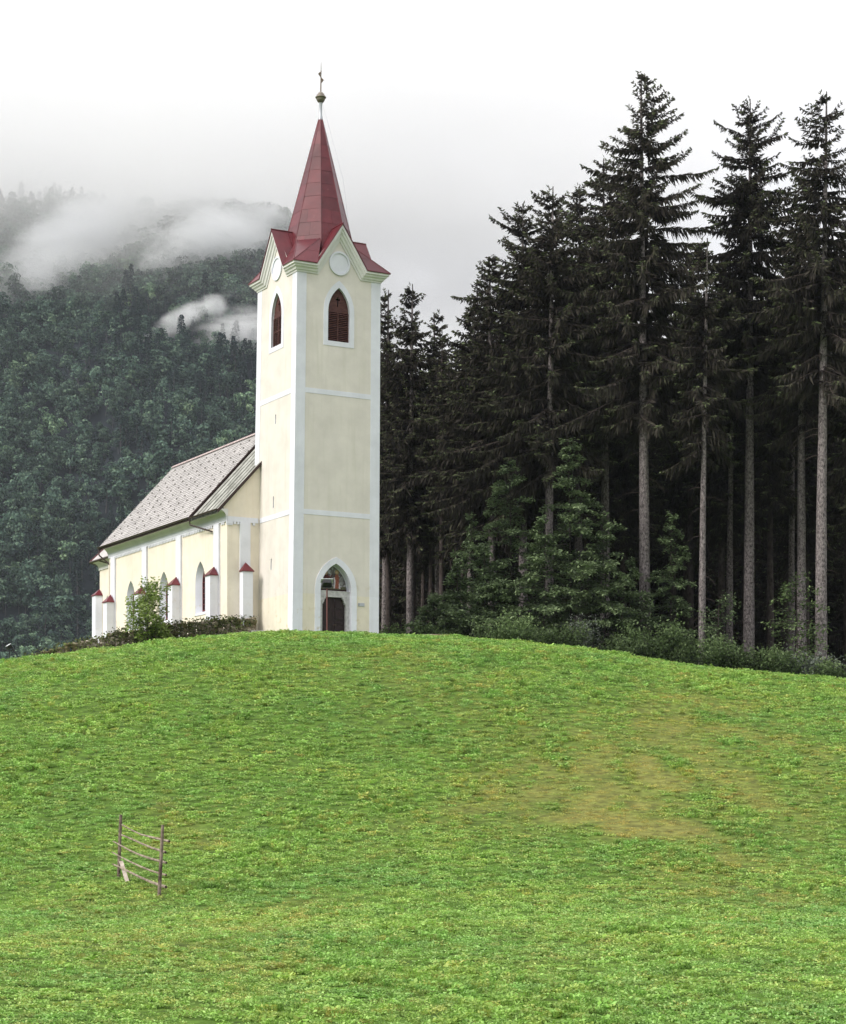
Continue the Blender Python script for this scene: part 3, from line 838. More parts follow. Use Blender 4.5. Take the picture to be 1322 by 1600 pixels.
flat('painted_robe', PM['robe_red'], [(2.46, 2.30), (2.76, 2.30), (2.72, 2.60), (2.74, 2.86), (2.66, 3.04), (2.56, 3.04), (2.48, 2.88), (2.50, 2.6)], .370)
flat('painted_cloak', PM['cloth'], [(2.42, 2.30), (2.50, 2.30), (2.53, 2.6), (2.50, 2.86), (2.44, 2.84), (2.46, 2.6)], .368)
flat('painted_cloak', PM['cloth'], [(2.72, 2.30), (2.82, 2.30), (2.76, 2.52), (2.72, 2.6)], .368)
flat('painted_halo', PM['halo'], ell(2.61, 3.12, .115, .115), .367); flat('painted_head', PM['skin'], ell(2.60, 3.11, .06, .075), .365)
# two door leaves with raised panels
for s in (-1, 1):
    x0, x1 = (1.70, 2.352) if s < 0 else (2.358, 3.02)
    mb = MB(); mb.box(x0, x1, .31, .37, -1.3, 1.838); door = mb.build('door', M['door_wood'], church, bat)
    for z0, z1 in ((-.9, -.05), (.05, .42), (.5, .62), (.72, 1.2), (1.28, 1.7)):
        mb = MB(); mb.box(x0 + .10, x1 - .10, .285, .309, z0, z1)
        mb.box(x0 + .15, x1 - .15, .270, .284, z0 + .05, z1 - .04)
        mb.build('panel', M['door_wood'], door, bat)
    if s > 0:
        mb = MB(); mb.tube([(2.42, .31, .46), (2.42, .24, .46), (2.53, .24, .46)], .016, 5); mb.build('handle', M['rod_metal'], door, bat)
# small grey notice beside the door
sg = MB(); sg.box(3.63, 3.98, -.03, -.002, 1.44, 1.60); notice = sg.build('notice_plate', M['zinc'], church, bat)
mb = MB(); mb.box(3.65, 3.68, -.034, -.0305, 1.47, 1.57); mb.build('emblem', M['lamp_black'], notice, bat)
# plinth line at the foot
mb = MB(); mb.box(-.02, 1.18, -.02, -.001, -.4, .10); mb.build('plinth', M['stone_grey'], church, bat)

# ---- nave
NX0, NX1, NY0, NY1 = -1.7, 6.5, 4.10, 21.2
NE = 6.42                                            # eave height
RZ = 11.55
SLP = (RZ - 6.48) / (C + 2.25)
def roofz(x): return 6.48 + (min(x, 2 * C - x) + 2.25) * SLP
wins = [7.6, 12.7, 17.72]
W_O = [arch(y, .67, 1.44, 3.05, 4.20) for y in wins]
def nleft(p, q, d): return (NX0 + d, p, q)
mb = MB()
mb.plate([(NY0, -2), (NY1, -2), (NY1, 6.3), (NY0, 6.3)], W_O, nleft)
mb.build('nave_wall', M['nave_plaster'], church)
mb = MB(); mb.box(NX1 - .3, NX1, NY0 + .3, NY1 - .3, -2, 6.3); mb.build('nave_wall', M['nave_plaster'], church)
for y0 in (NY0, NY1):
    mb = MB(); mb.plate([(NX0, -2), (NX1, -2), (NX1, 6.3), (NX1 + .3, roofz(NX1 + .3) - .16), (C, RZ - .16), (NX0 - .3, roofz(NX0 - .3) - .16), (NX0, 6.3)], [], lambda p, q, d: (p, y0, q))
    mb.build('nave_gable', M['nave_plaster'], church)
for y in wins:
    wo = arch(y, .67, 1.44, 3.05, 4.20); wi = arch(y, .47, 1.62, 3.05, 4.0)
    mb = MB(); n = len(wo)
    mb.add([nleft(p[0], p[1], 0) for p in wo] + [nleft(p[0], p[1], .38) for p in wi], [(i, (i + 1) % n, n + (i + 1) % n, n + i) for i in range(n)])
    win = mb.build('window', M['white_trim'], church)
    mb = MB(); mb.plate(wi, [], lambda p, q, d: nleft(p, q, .37)); mb.build('pane', M['glass'], win)
    mb = MB()
    ring(mb, wi, arch(y, .41, 1.69, 3.05, 3.92), nleft, .32, .36, .36)
    mb.build('frame', M['window_frame'], win)
    for x_ in (-.14, .14):
        mb = MB(); mb.box(NX0 + .33, NX0 + .36, y + x_ - .018, y + x_ + .018, 1.69, 3.75 - abs(x_)); mb.build('glazing_bar', M['window_frame'], win)
    for z_ in np.arange(1.98, 3.6, .29):
        mb = MB(); mb.box(NX0 + .325, NX0 + .355, y - .41, y + .41, z_ - .016, z_ + .016); mb.build('glazing_bar', M['window_frame'], win)
    mb = MB(); mb.box(NX0 - .04, NX0 + .3, y - .70, y + .70, 1.37, 1.435); mb.build('sill', M['white_trim'], win)
# frieze and cove under the eave, dentils, pilasters, buttresses
def sweep_y(prof_, y0, y1, name, mat, sx=1):
    mb = MB()
    V = [(x if sx > 0 else 2 * C - x, y, z) for y in (y0, y1) for x, z in prof_]
    n = len(prof_)
    mb.add(V, [(i, i + 1, n + i + 1, n + i) for i in range(n - 1)] + [tuple(range(n)), tuple(reversed(range(n, 2 * n)))])
    return mb.build(name, mat, church)
cove = [(-1.69, 6.10), (-1.80, 6.10), (-1.81, 6.14), (-1.835, 6.20), (-1.89, 6.28), (-1.98, 6.345), (-2.08, 6.375), (-2.10, 6.375), (-2.10, 6.42), (-2.16, 6.42), (-2.16, 6.46), (-1.69, 6.46)]
for sx in (1, -1):
    sweep_y(cove, NY0 - .10, NY1 + .05, 'cove_cornice', M['cornice_paint'], sx)
    sweep_y([(-1.69, 5.84), (-1.76, 5.84), (-1.76, 5.92), (-1.775, 5.92), (-1.775, 6.098), (-1.69, 6.098)], NY0 - .06, NY1 + .02, 'frieze', M['white_trim'], sx)
mb = MB()
y = NY0 + .35
while y < NY1 - .2:
    if all(abs(y - p) > .44 for p in (5.3, 10.4, 15.4, 20.4)):
        mb.box(NX0 - .075, NX0 + .002, y - .06, y + .06, 5.72, 5.838)
    y += .215
tag(mb.build('dentil', M['white_trim'], church), kind='stuff')
PIL = [5.3, 10.4, 15.4, 20.4]
def buttress(fn, z_cap, w=.62, pr=.46, h=.50, w2=.68):
    """fn(p, q, d): p along the wall, d outwards"""
    mb = MB()
    pts = [(-w / 2, 0.02), (w / 2, 0.02), (w / 2, pr), (-w / 2, pr)]
    V = [fn(p, -2.0, d) for p, d in pts] + [fn(p, z_cap, d) for p, d in pts]
    mb.add(V, [(0, 1, 5, 4), (1, 2, 6, 5), (2, 3, 7, 6), (3, 0, 4, 7), (4, 5, 6, 7)])
    bt = mb.build('buttress', M['white_trim'], church)
    mb = MB()
    e = .06
    V = [fn(-w / 2 - e, z_cap, .03), fn(w / 2 + e, z_cap, .03), fn(w / 2 + e, z_cap, pr + e), fn(-w / 2 - e, z_cap, pr + e)]
    V += [fn(-w / 2 - e, z_cap + .04, .03), fn(w / 2 + e, z_cap + .04, .03), fn(w / 2 + e, z_cap + .04, pr + e), fn(-w / 2 - e, z_cap + .04, pr + e), fn(0, z_cap + h, .10)]
    mb.add(V, [(3, 2, 1, 0), (0, 1, 5, 4), (1, 2, 6, 5), (2, 3, 7, 6), (3, 0, 4, 7), (5, 6, 8), (6, 7, 8), (7, 4, 8), (4, 5, 8)])
    mb.build('cap', M['red_metal'], bt)
    return bt
for y0 in PIL:
    mb = MB(); mb.box(NX0 - .10, NX0 - .001, y0 - .34, y0 + .34, -2, 5.835); mb.build('pilaster', M['white_trim'], church)
    buttress(lambda p, q, d: (NX0 - .10 - d, y0 - p, q), 3.17)
# front wall of the nave beside the tower
mb = MB(); mb.box(NX0 - .02, -.002, NY0 - .06, NY0 - .001, 5.85, 6.10); mb.build('frieze', M['white_trim'], church)
mb = MB(); mb.box(-1.02, -.45, NY0 - .09, NY0 - .001, -2, 5.845); mb.build('pilaster', M['white_trim'], church)
buttress(lambda p, q, d: (-.77 + p, NY0 - .09 - d, q), 3.30, .55, .40, .50)
for x0, x1 in ((NX0 - .06, NX0 + .30), (-1.36, -1.24), (-1.16, -1.06), (-.30, -.18)):
    mb = MB(); mb.box(x0, x1, NY0 - .085, NY0 - .002, 5.72, 5.846); mb.build('dentil', M['white_trim'], church)
mb = MB(); mb.box(NX0 - .05, NX0 + .28, NY0 - .065, NY0 - .002, 5.66, 5.718); mb.build('capital', M['white_trim'], church)

# nave roof: tiled, with corrugated sheets over the bay beside the tower
YS = 7.72
def slab(y0, y1, dz, th, name, mat, par):
    mb = MB()
    for s in (1, -1):
        X = lambda x: x if s > 0 else 2 * C - x
        P4 = [(X(-2.25), y0, roofz(-2.25) + dz), (X(C), y0, RZ + dz), (X(C), y1, RZ + dz), (X(-2.25), y1, roofz(-2.25) + dz)]
        solid(mb, P4 if s > 0 else P4[::-1], th)
    return mb.build(name, mat, par)
nroof = slab(YS, NY1 + .18, -.05, .14, 'nave_roof', M['dark_board'], church)
# individual tiles
rgt = np.random.RandomState(4)
slope_len = math.hypot(C + 2.25, RZ - 6.48)
dirx, dirz = (C + 2.25) / slope_len, (RZ - 6.48) / slope_len
nx_, nz_ = -dirz, dirx
tv, tf, tt = [], [], []
rows = 33; ex = slope_len / rows
tw = .295
hooks = MB()
for r_ in range(rows):
    s0 = r_ * ex - .04; s1 = s0 + ex * 1.35
    yy = YS + .02 + (tw / 2 if r_ % 2 else 0) - tw / 2
    c_ = 0
    while yy < NY1 + .16:
        a0, a1 = max(yy, YS), min(yy + tw - .012, NY1 + .19)
        if a1 - a0 > .03:
            ym = (a0 + a1) / 2
            j = rgt.uniform(-.006, .010); sk = rgt.uniform(-.008, .008)
            def tp_(s, y, l): return (-2.25 + dirx * s + nx_ * l, y, 6.48 + dirz * s + nz_ * l)
            b = len(tv)
            lo, hi = .030 + j, .004
            tv += [tp_(s0 + .075, a0, lo), tp_(s0 + sk, ym, lo + .004), tp_(s0 + .075, a1, lo), tp_(s1, a1, hi), tp_(s1, a0, hi),
                   tp_(s0 + .075, a0, lo - .022), tp_(s0 + sk, ym, lo - .018), tp_(s0 + .075, a1, lo - .022)]
            tf += [(b, b + 1, b + 2, b + 3, b + 4), (b + 5, b + 6, b + 1, b), (b + 6, b + 7, b + 2, b + 1)]
            tt += [rgt.beta(3, 3)] * 3
            if r_ > 1 and r_ % 3 == 0 and (c_ + r_) % 4 == 0 and rgt.rand() < .9:
                q = tp_(s0 + .10, ym, .07); hooks.box(q[0] - .03, q[0] + .03, ym - .045, ym + .045, q[2] - .05, q[2] + .015)
        yy += tw; c_ += 1
me = make_mesh('roof_tiles', tv, tf, M['tile'], attrs={'tone': ('FACE', tt)})
tag(obj('roof_tiles', me, nroof), kind='stuff')
tag(hooks.build('snow_guard', M['guard'], nroof), kind='stuff')
y = YS - .02
while y < NY1 + .1:                                   # ridge tiles, lapped
    mb = MB(); y1 = min(y + .46, NY1 + .2)
    V, Fc = [], []
    for yy, rr in ((y, .155), (y1, .135)):
        for k in range(7):
            a = math.pi * k / 6
            V.append((C - rr * math.cos(a) * 1.15, yy, RZ - .06 + rr * math.sin(a) * .95))
    Fc = [(k, 7 + k, 8 + k, k + 1) for k in range(6)] + [tuple(range(7))]
    mb.add(V, Fc); mb.build('ridge_tile', M['ridge'], nroof); y += .42
croof = slab(NY0 - .16, YS - .002, -.15, .10, 'lean_roof', M['corr_dark'], church)
ns = 27                                               # corrugated sheets, one ribbed sheet after another
for k0 in range(0, 6):
    mb = MB(); V = []
    ya, yb = NY0 - .14 + k0 * (YS - NY0 + .10) / 6, NY0 - .14 + (k0 + 1) * (YS - NY0 + .10) / 6 + .03
    npt = 13
    for s_ in (0, slope_len):
        for i in range(npt):
            t = i / (npt - 1); yy = ya + (yb - ya) * (.22 + .46 * t)
            l = -.10 + .055 * math.sin(math.pi * t) + (.008 if k0 % 2 else 0)
            V.append((-2.27 + dirx * s_ + nx_ * l, yy, 6.46 + dirz * s_ + nz_ * l))
    mb.add(V, [(i, i + 1, npt + i + 1, npt + i) for i in range(npt - 1)])
    mb.build('roof_sheet', M['corrugated'] if k0 % 3 else M['corrugated'], croof)
mb = MB()                                             # dark verge board
for s in (1,):
    solid(mb, [(-2.30, NY0 - .20, 6.40), (C, NY0 - .20, RZ - .07), (C, NY0 - .15, RZ - .07), (-2.30, NY0 - .15, 6.40)], .16)
mb.build('verge_board', M['dark_board'], croof)
mb = MB(); solid(mb, [(-2.27, YS - .03, 6.53), (C, YS - .03, RZ + .04), (C, YS + .03, RZ + .05), (-2.27, YS + .03, 6.54)], .10)
mb.build('step_shade_strip', M['dark_board'], croof)  # dark strip drawn for the shade cast at the tile roof's edge
# gutters and downpipes
def gutter(y0, y1, z):
    mb = MB(); V = []; n = 7
    for yy in (y0, y1):
        for k in range(n):
            a = math.pi + math.pi * k / (n - 1)
            V.append((-2.32 + .075 * math.cos(a), yy, z + .075 * math.sin(a)))
    mb.add(V, [(k, k + 1, n + k + 1, n + k) for k in range(n - 1)] + [tuple(range(n)), tuple(reversed(range(n, 2 * n)))])
    return mb.build('gutter', M['gutter_metal'], church)
gutter(YS - .05, NY1 + .22, 6.47)
gutter(NY0 - .14, YS - .30, 6.42)
mb = MB(); mb.tube([(-2.32, YS - .15, 6.40), (-2.30, YS - .18, 6.05), (-1.90, 6.3, 5.66), (-1.84, 5.69, 5.50)], .045, 7); mb.build('downpipe', M['gutter_metal'], church)
mb = MB(); mb.tube([(-2.32, NY1 + .1, 6.40), (-2.30, NY1 + .06, 6.0), (-1.90, 20.9, 5.55), (-1.86, 20.82, 5.4)], .045, 7); mb.build('downpipe', M['gutter_metal'], church)
mb = MB(); mb.tube([(-1.86, 20.80, 5.42), (-1.86, 20.80, 0.5)], .045, 7); mb.build('downpipe', M['nave_plaster'], church)

# ---- choir at the far end
CH = [(-1.0, NY1), (-1.0, 24.75), (.9, 27.0), (3.9, 27.0), (5.8, 24.75), (5.8, NY1)]
Wn0 = arch(23.45, .38, .9, 3.0, 3.97)
def cleft(p, q, d): return (-1.0 + d, p, q)
mb = MB(); mb.plate([(NY1, -2.5), (24.75, -2.5), (24.75, 5.9), (NY1, 5.9)], [Wn0], cleft)
for i in range(1, 5):
    a, b = CH[i], CH[i + 1]; mb.add([(a[0], a[1], -2.5), (b[0], b[1], -2.5), (b[0], b[1], 5.9), (a[0], a[1], 5.9)], [(0, 1, 2, 3)])
mb.build('choir_wall', M['nave_plaster'], church)
wi = arch(23.45, .26, 1.05, 3.0, 3.80)
mb = MB(); n = len(Wn0); mb.add([cleft(p[0], p[1], 0) for p in Wn0] + [cleft(p[0], p[1], .35) for p in wi], [(i, (i + 1) % n, n + (i + 1) % n, n + i) for i in range(n)])
win = mb.build('window', M['white_trim'], church)
mb = MB(); mb.plate(wi, [], lambda p, q, d: cleft(p, q, .34)); mb.build('pane', M['glass'], win)
mb = MB(); ring(mb, wi, arch(23.45, .21, 1.1, 3.0, 3.73), cleft, .29, .33, .33); mb.build('frame', M['window_frame'], win)
def ring_poly(e, z):
    c0 = Vector((2.4, 23.5)); out = []
    for i, p in enumerate(CH):
        v = Vector(p)
        if i in (0, 5): out.append((v.x + (-e if i == 0 else e), v.y, z)); continue
        d = (v - c0).normalized(); out.append((v.x + d.x * e * 1.15, v.y + d.y * e * 1.15, z))
    return out
mb = MB()
prof2 = [(.02, 5.55), (.06, 5.55), (.06, 5.72), (.08, 5.72), (.12, 5.84), (.22, 5.94), (.36, 5.99), (.36, 6.06)]
V = [p for e, z in prof2 for p in ring_poly(e, z)]
mb.add(V, [(6 * i + j, 6 * i + j + 1, 6 * (i + 1) + j + 1, 6 * (i + 1) + j) for i in range(len(prof2) - 1) for j in range(5)])
mb.build('cove_cornice', M['cornice_paint'], church)
ea = ring_poly(.50, 6.05); apx = (2.4, 22.6, 10.35); rdg = (2.4, NY1, 10.35)
mb = MB(); solid(mb, [ea[0], ea[1], apx, rdg][::-1], .06)
for i in range(1, 4): solid(mb, [ea[i], ea[i + 1], apx][::-1], .06)
solid(mb, [ea[4], ea[5], rdg, apx][::-1], .06)
nf = len(mb.F)
choir_roof = obj('choir_roof', make_mesh('choir_roof', mb.V, mb.F, M['tile'], attrs={'tone': ('FACE', [.55] * nf)}), church)
for i in (1, 2, 3, 4):
    mb = MB(); mb.tube([ea[i], apx], .06, 6); mb.build('hip_roll', M['red_metal'], choir_roof)
mb = MB(); mb.tube([(p[0], p[1], p[2] - .02) for p in ea], .07, 6); mb.build('gutter', M['gutter_metal'], choir_roof)
mb = MB(); mb.tube([(-1.5, 23.6, 6.0), (-1.2, 22.9, 5.8), (-1.06, 22.6, 5.65)], .04, 6); mb.build('downpipe', M['gutter_metal'], church)
buttress(lambda p, q, d: (-1.0 - d * .8, 24.55 - p + d * .3, q), 4.0, .6, .5, .42)
dg = Vector((-.76, .65)); tg = Vector((.65, .76))
buttress(lambda p, q, d: (.3 + dg.x * d + tg.x * p, 26.3 + dg.y * d + tg.y * p, q), 2.0, .6, .9, .42)
#@@REST@@

# ------------------------------------------------------------------ plant builders (numpy)
def kites(P, D, Wd, L, Wi, mid=.42):
    """leaf- or twig-shaped quads: base P, unit direction D, unit width direction Wd"""
    n = len(P)
    L = L[:, None]; Wi = Wi[:, None]
    m = P + D * L * mid
    V = np.stack([P, m - Wd * Wi * .5, P + D * L, m + Wd * Wi * .5], 1).reshape(-1, 3)
    return V, np.arange(4 * n).reshape(n, 4)
def unit(v): return v / np.maximum(np.linalg.norm(v, axis=-1, keepdims=True), 1e-6)
def ribbon_tubes(paths, radii):
    """many 3-sided tapering tubes in one go"""
    V, Fc = [], []
    b = 0
    for p, r in zip(paths, radii):
        n = len(p)
        d = unit(np.gradient(p, axis=0))
        u = unit(np.cross(d, np.array([.12, .2, 1.0])) + 1e-4); w = np.cross(d, u)
        ring_ = np.stack([p + (u * math.cos(a) + w * math.sin(a)) * r[:, None] for a in (0, 2.094, 4.189)], 1).reshape(-1, 3)
        V.append(ring_)
        i = np.arange(n - 1)[:, None] * 3
        for k in range(3):
            k2 = (k + 1) % 3
            Fc.append(np.concatenate([i + k, i + k2, i + 3 + k2, i + 3 + k], 1) + b)
        b += 3 * n
    return np.concatenate(V), np.concatenate(Fc)

def trunk_mesh(H, r0, seed, lean=0.0, mat='bark', n=9, r1=.03, stubs=0, hb=0):
    rng = random.Random(seed)
    mb = MB()
    path, rad = [], []
    ph = rng.uniform(0, 6)
    for i in range(17):
        t = i / 16
        h = -.6 + (H + .6) * t
        flare = 1 + .35 * math.exp(-max(h, 0) / .5)
        path.append((lean * t * t * math.cos(ph) + .08 * math.sin(3 * t + ph) * t, lean * t * t * math.sin(ph) + .08 * math.cos(2.6 * t + ph) * t, h))
        rad.append((r0 * (1 - t) ** .8 + r1) * flare)
    mb.tube(path, rad, n, lump=.05, rng=rng)
    me = make_mesh('trunk', mb.V, mb.F, M[mat], smooth=True)
    return me, path

def spruce_meshes(H, hb, Rm, seed, r0=.33, sparse=1.0, droop=1.0, top_open=.2, dead_from=.1, mat='bark', skew=(0, 0), openf=0.0):
    """trunk, living crown and dead lower branches of a Norway spruce"""
    rng = np.random.RandomState(seed)
    tm, _ = trunk_mesh(H, r0, seed, lean=.25, mat=mat)
    Vs, Fs, T, Mi = [], [], [], []
    paths, radii = [], []
    h = hb
    base = 0
    while h < H - .25:
        t = (h - hb) / (H - hb)
        prof_ = (1 - t) ** .56 * (.66 + .34 * min(1, t / .22)) * min(1, .55 + (1 - t) * 5)
        nb = rng.randint(5, 9) if t < .8 else rng.randint(4, 7)
        a0 = rng.rand() * 6.28
        big = rng.uniform(.78, 1.12)
        for k in range(nb):
            if rng.rand() < .07 + top_open * (t > .7): continue
            az = a0 + 6.283 * k / nb + rng.normal(0, .28)
            if math.sin(az) < -.45 and rng.rand() < openf * (1 - t): continue
            L = Rm * prof_ * big * rng.uniform(.42, 1.2)
            if rng.rand() < .08: L *= 1.35
            L *= 1 + skew[0] * math.cos(az) + skew[1] * math.sin(az)
            if L < .18: L = .18
            el = np.interp(t, [0, .35, .75, 1], [-.30, -.08, .26, .62]) + rng.normal(0, .10)
            sag = np.interp(t, [0, .5, 1], [.50, .40, .15]) * droop
            npt = max(5, int(L / .14 * sparse))
            s = np.linspace(.06, 1, npt)
            hh = h + rng.uniform(-.15, .15)
            rr = L * s
            zz = L * (el * s - sag * s ** 2 + (sag * .62 + .10) * s ** 3)
            wob = .06 * L * np.sin(s * 5 + rng.rand() * 6)
            ca_, sa_ = math.cos(az), math.sin(az)
            P = np.stack([rr * ca_ - wob * sa_, rr * sa_ + wob * ca_, hh + zz], 1)
            paths.append(P[::max(1, npt // 6)] if npt > 7 else P); n_ = len(paths[-1])
            radii.append(np.linspace(.008 + .007 * L, .004, n_))
            tan = unit(np.gradient(P, axis=0))
            side = np.array([-sa_, ca_, 0])
            # hanging twigs, like curtains under the branch
            nh = 5 if t < .6 else 4
            q = np.repeat(np.arange(npt), nh); m = len(q)
            sq = s[q]
            hang = np.interp(t, [0, .6, 1], [1.0, .62, .12])
            Lh = (.18 + .74 * np.sin(np.pi * np.clip(sq, 0, 1) ** .75) * hang * min(1, L / 2.2)) * rng.uniform(.45, 1.35, m)
            D = np.array([0, 0, -1.0]) * (.35 + hang * 1.2) + tan[q] * .55 + side * rng.normal(0, .42, (m, 1)) + rng.normal(0, .18, (m, 3))
            D = unit(D)
            Wd = unit(np.cross(D, rng.normal(0, 1, (m, 3))))
            v, f_ = kites(P[q] + rng.normal(0, .03, (m, 3)), D, Wd, Lh, rng.uniform(.06, .135, m))
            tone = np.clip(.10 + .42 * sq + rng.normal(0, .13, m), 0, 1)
            Vs.append(v); Fs.append(f_ + base); base += len(v); T.append(tone)
            # side twigs, flat sprays towards the tip
            ns_ = 5 if t < .7 else 4
            q = np.repeat(np.arange(npt), ns_); m = len(q); sq = s[q]
            sg = np.where(np.arange(m) % 2 == 0, 1.0, -1.0)[:, None]
            Ls = (.10 + .34 * (1 - sq) ** .7 * min(1.2, L / 2) + .12) * rng.uniform(.5, 1.3, m)
            D = unit(side * sg * rng.uniform(.5, 1.0, (m, 1)) + tan[q] * rng.uniform(.5, 1.1, (m, 1)) + np.array([0, 0, -.22]) + rng.normal(0, .16, (m, 3)))
            Wd = unit(np.cross(D, rng.normal(0, 1, (m, 3)) + np.array([0, 0, .8])))
            v, f_ = kites(P[q], D, Wd, Ls, rng.uniform(.06, .12, m), .5)
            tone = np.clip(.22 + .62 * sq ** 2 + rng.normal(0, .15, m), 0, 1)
            Vs.append(v); Fs.append(f_ + base); base += len(v); T.append(tone)
        h += np.interp(t, [0, .6, 1], [.46, .40, .34]) * rng.uniform(.65, 1.35)
    # leader
    m = 16
    P = np.stack([np.zeros(m), np.zeros(m), H - np.linspace(0, .8, m)], 1)
    D = unit(np.stack([rng.normal(0, .6, m), rng.normal(0, .6, m), np.full(m, .8)], 1))
    v, f_ = kites(P, D, unit(np.cross(D, rng.normal(0, 1, (m, 3)))), rng.uniform(.15, .35, m), np.full(m, .07))
    Vs.append(v); Fs.append(f_ + base); base += len(v); T.append(np.full(m, .7))
    nq = base // 4
    bv, bf = ribbon_tubes(paths, radii)
    V = np.concatenate(Vs + [bv]); Fc = np.concatenate(Fs + [bf + base])
    tone = np.concatenate(T + [np.zeros(len(bf))])
    mi = np.concatenate([np.zeros(nq, int), np.ones(len(bf), int)])
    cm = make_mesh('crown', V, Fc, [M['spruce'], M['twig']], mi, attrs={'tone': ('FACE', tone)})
    # dead, bare twigs on the lower stem
    paths, radii = [], []
    h = H * dead_from
    while h < hb + 1.5:
        for k in range(rng.randint(0, 3)):
            az = rng.rand() * 6.28; L = rng.uniform(.25, 2.1) * (.5 + .6 * (h / max(hb, 1)))
            s = np.linspace(0, 1, 5)
            P = np.stack([L * s * math.cos(az), L * s * math.sin(az) + .1 * L * s ** 2 * rng.normal(), h + L * (rng.uniform(-.1, .35) * s - rng.uniform(.2, .8) * s ** 2)], 1)
            paths.append(P); radii.append(np.linspace(.022, .006, 5))
        h += rng.uniform(.25, .7)
    dm = None
    if paths:
        dv, df = ribbon_tubes(paths, radii)
        dm = make_mesh('dead_branches', dv, df, M['twig'])
    return tm, cm, dm

def broadleaf_meshes(H, Rm, seed, nleaf=9000, leaf=.13, hb=.08, layered=.16, mat='beech', r0=.08, shape='cone', stems=1):
    rng = np.random.RandomState(seed)
    Vs, Fs, T = [], [], []
    paths, radii = [], []
    base = 0
    nb = int(18 + H * 4.2)
    P_all, dir_all, tone_all = [], [], []
    for s_ in range(stems):
        off = np.array([rng.normal(0, .25), rng.normal(0, .25), 0]) * (stems > 1)
        lean = np.array([rng.normal(0, .10), rng.normal(0, .10)]) * (stems > 1) * 2.2 + rng.normal(0, .02, 2)
        Hs = H * (rng.uniform(.65, 1) if stems > 1 else 1)
        tt_ = np.linspace(-.04, 1, 10)
        sp_ = np.stack([off[0] + lean[0] * Hs * np.maximum(tt_, 0) ** 1.3, off[1] + lean[1] * Hs * np.maximum(tt_, 0) ** 1.3, Hs * tt_], 1)
        paths.append(sp_); radii.append(np.linspace(r0, r0 * .15, 10))
        for i in range(max(5, nb // stems)):
            t = hb + (1 - hb) * ((i + rng.rand()) / max(5, nb // stems)) ** 1.05
            t = min(t, .985)
            if shape == 'cone': prf = (1 - t) ** .85 * min(1, .45 + t / .35) + .06
            else: prf = math.sqrt(max(0.02, 1 - ((t - .5) / .55) ** 2))
            L = Rm * prf * rng.uniform(.6, 1.12)
            az = rng.rand() * 6.283
            o = np.array([np.interp(t, tt_, sp_[:, k]) for k in range(3)])
            el = rng.uniform(-.02, .34) + .5 * max(0, t - .6)
            n = max(4, int(L / .22) + 2)
            s = np.linspace(0, 1, n)
            P = np.stack([o[0] + L * s * math.cos(az), o[1] + L * s * math.sin(az), o[2] + L * (el * s - .30 * s ** 2)], 1)
            paths.append(P); radii.append(np.linspace(r0 * .25 + .004, .004, n))
            cnt = max(8, int(nleaf / nb * (L / (Rm * .62))))
            sl = rng.rand(cnt) ** .62
            idx = np.clip((sl * (n - 1)).astype(int), 0, n - 2)
            fr = (sl * (n - 1) - idx)[:, None]
            c = P[idx] * (1 - fr) + P[idx + 1] * fr
            spread = .10 + .30 * L * np.sin(np.pi * np.clip(sl, .05, .97)) * .8
            side = np.array([-math.sin(az), math.cos(az), 0])
            c = c + side * (rng.uniform(-1, 1, cnt) * spread)[:, None] + np.array([0, 0, 1]) * rng.normal(0, layered * .55, (cnt, 1)) + rng.normal(0, .035, (cnt, 3))
            P_all.append(c)
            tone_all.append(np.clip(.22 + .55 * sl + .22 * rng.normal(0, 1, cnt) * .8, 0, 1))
    c = np.concatenate(P_all); tone = np.concatenate(tone_all); m = len(c)
    D = unit(np.stack([rng.normal(0, 1, m), rng.normal(0, 1, m), rng.normal(-.25, .38, m)], 1))
    up = np.stack([rng.normal(0, .45, m), rng.normal(0, .45, m), np.ones(m)], 1)
    Wd = unit(np.cross(D, up))
    v, f_ = kites(c, D, Wd, leaf * rng.uniform(.7, 1.3, m), leaf * .62 * rng.uniform(.7, 1.2, m))
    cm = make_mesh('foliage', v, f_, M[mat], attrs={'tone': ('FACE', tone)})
    tv_, tf_ = ribbon_tubes(paths, radii)
    tm = make_mesh('stem', tv_, tf_, M['bark_dark'], smooth=True)
    return tm, cm

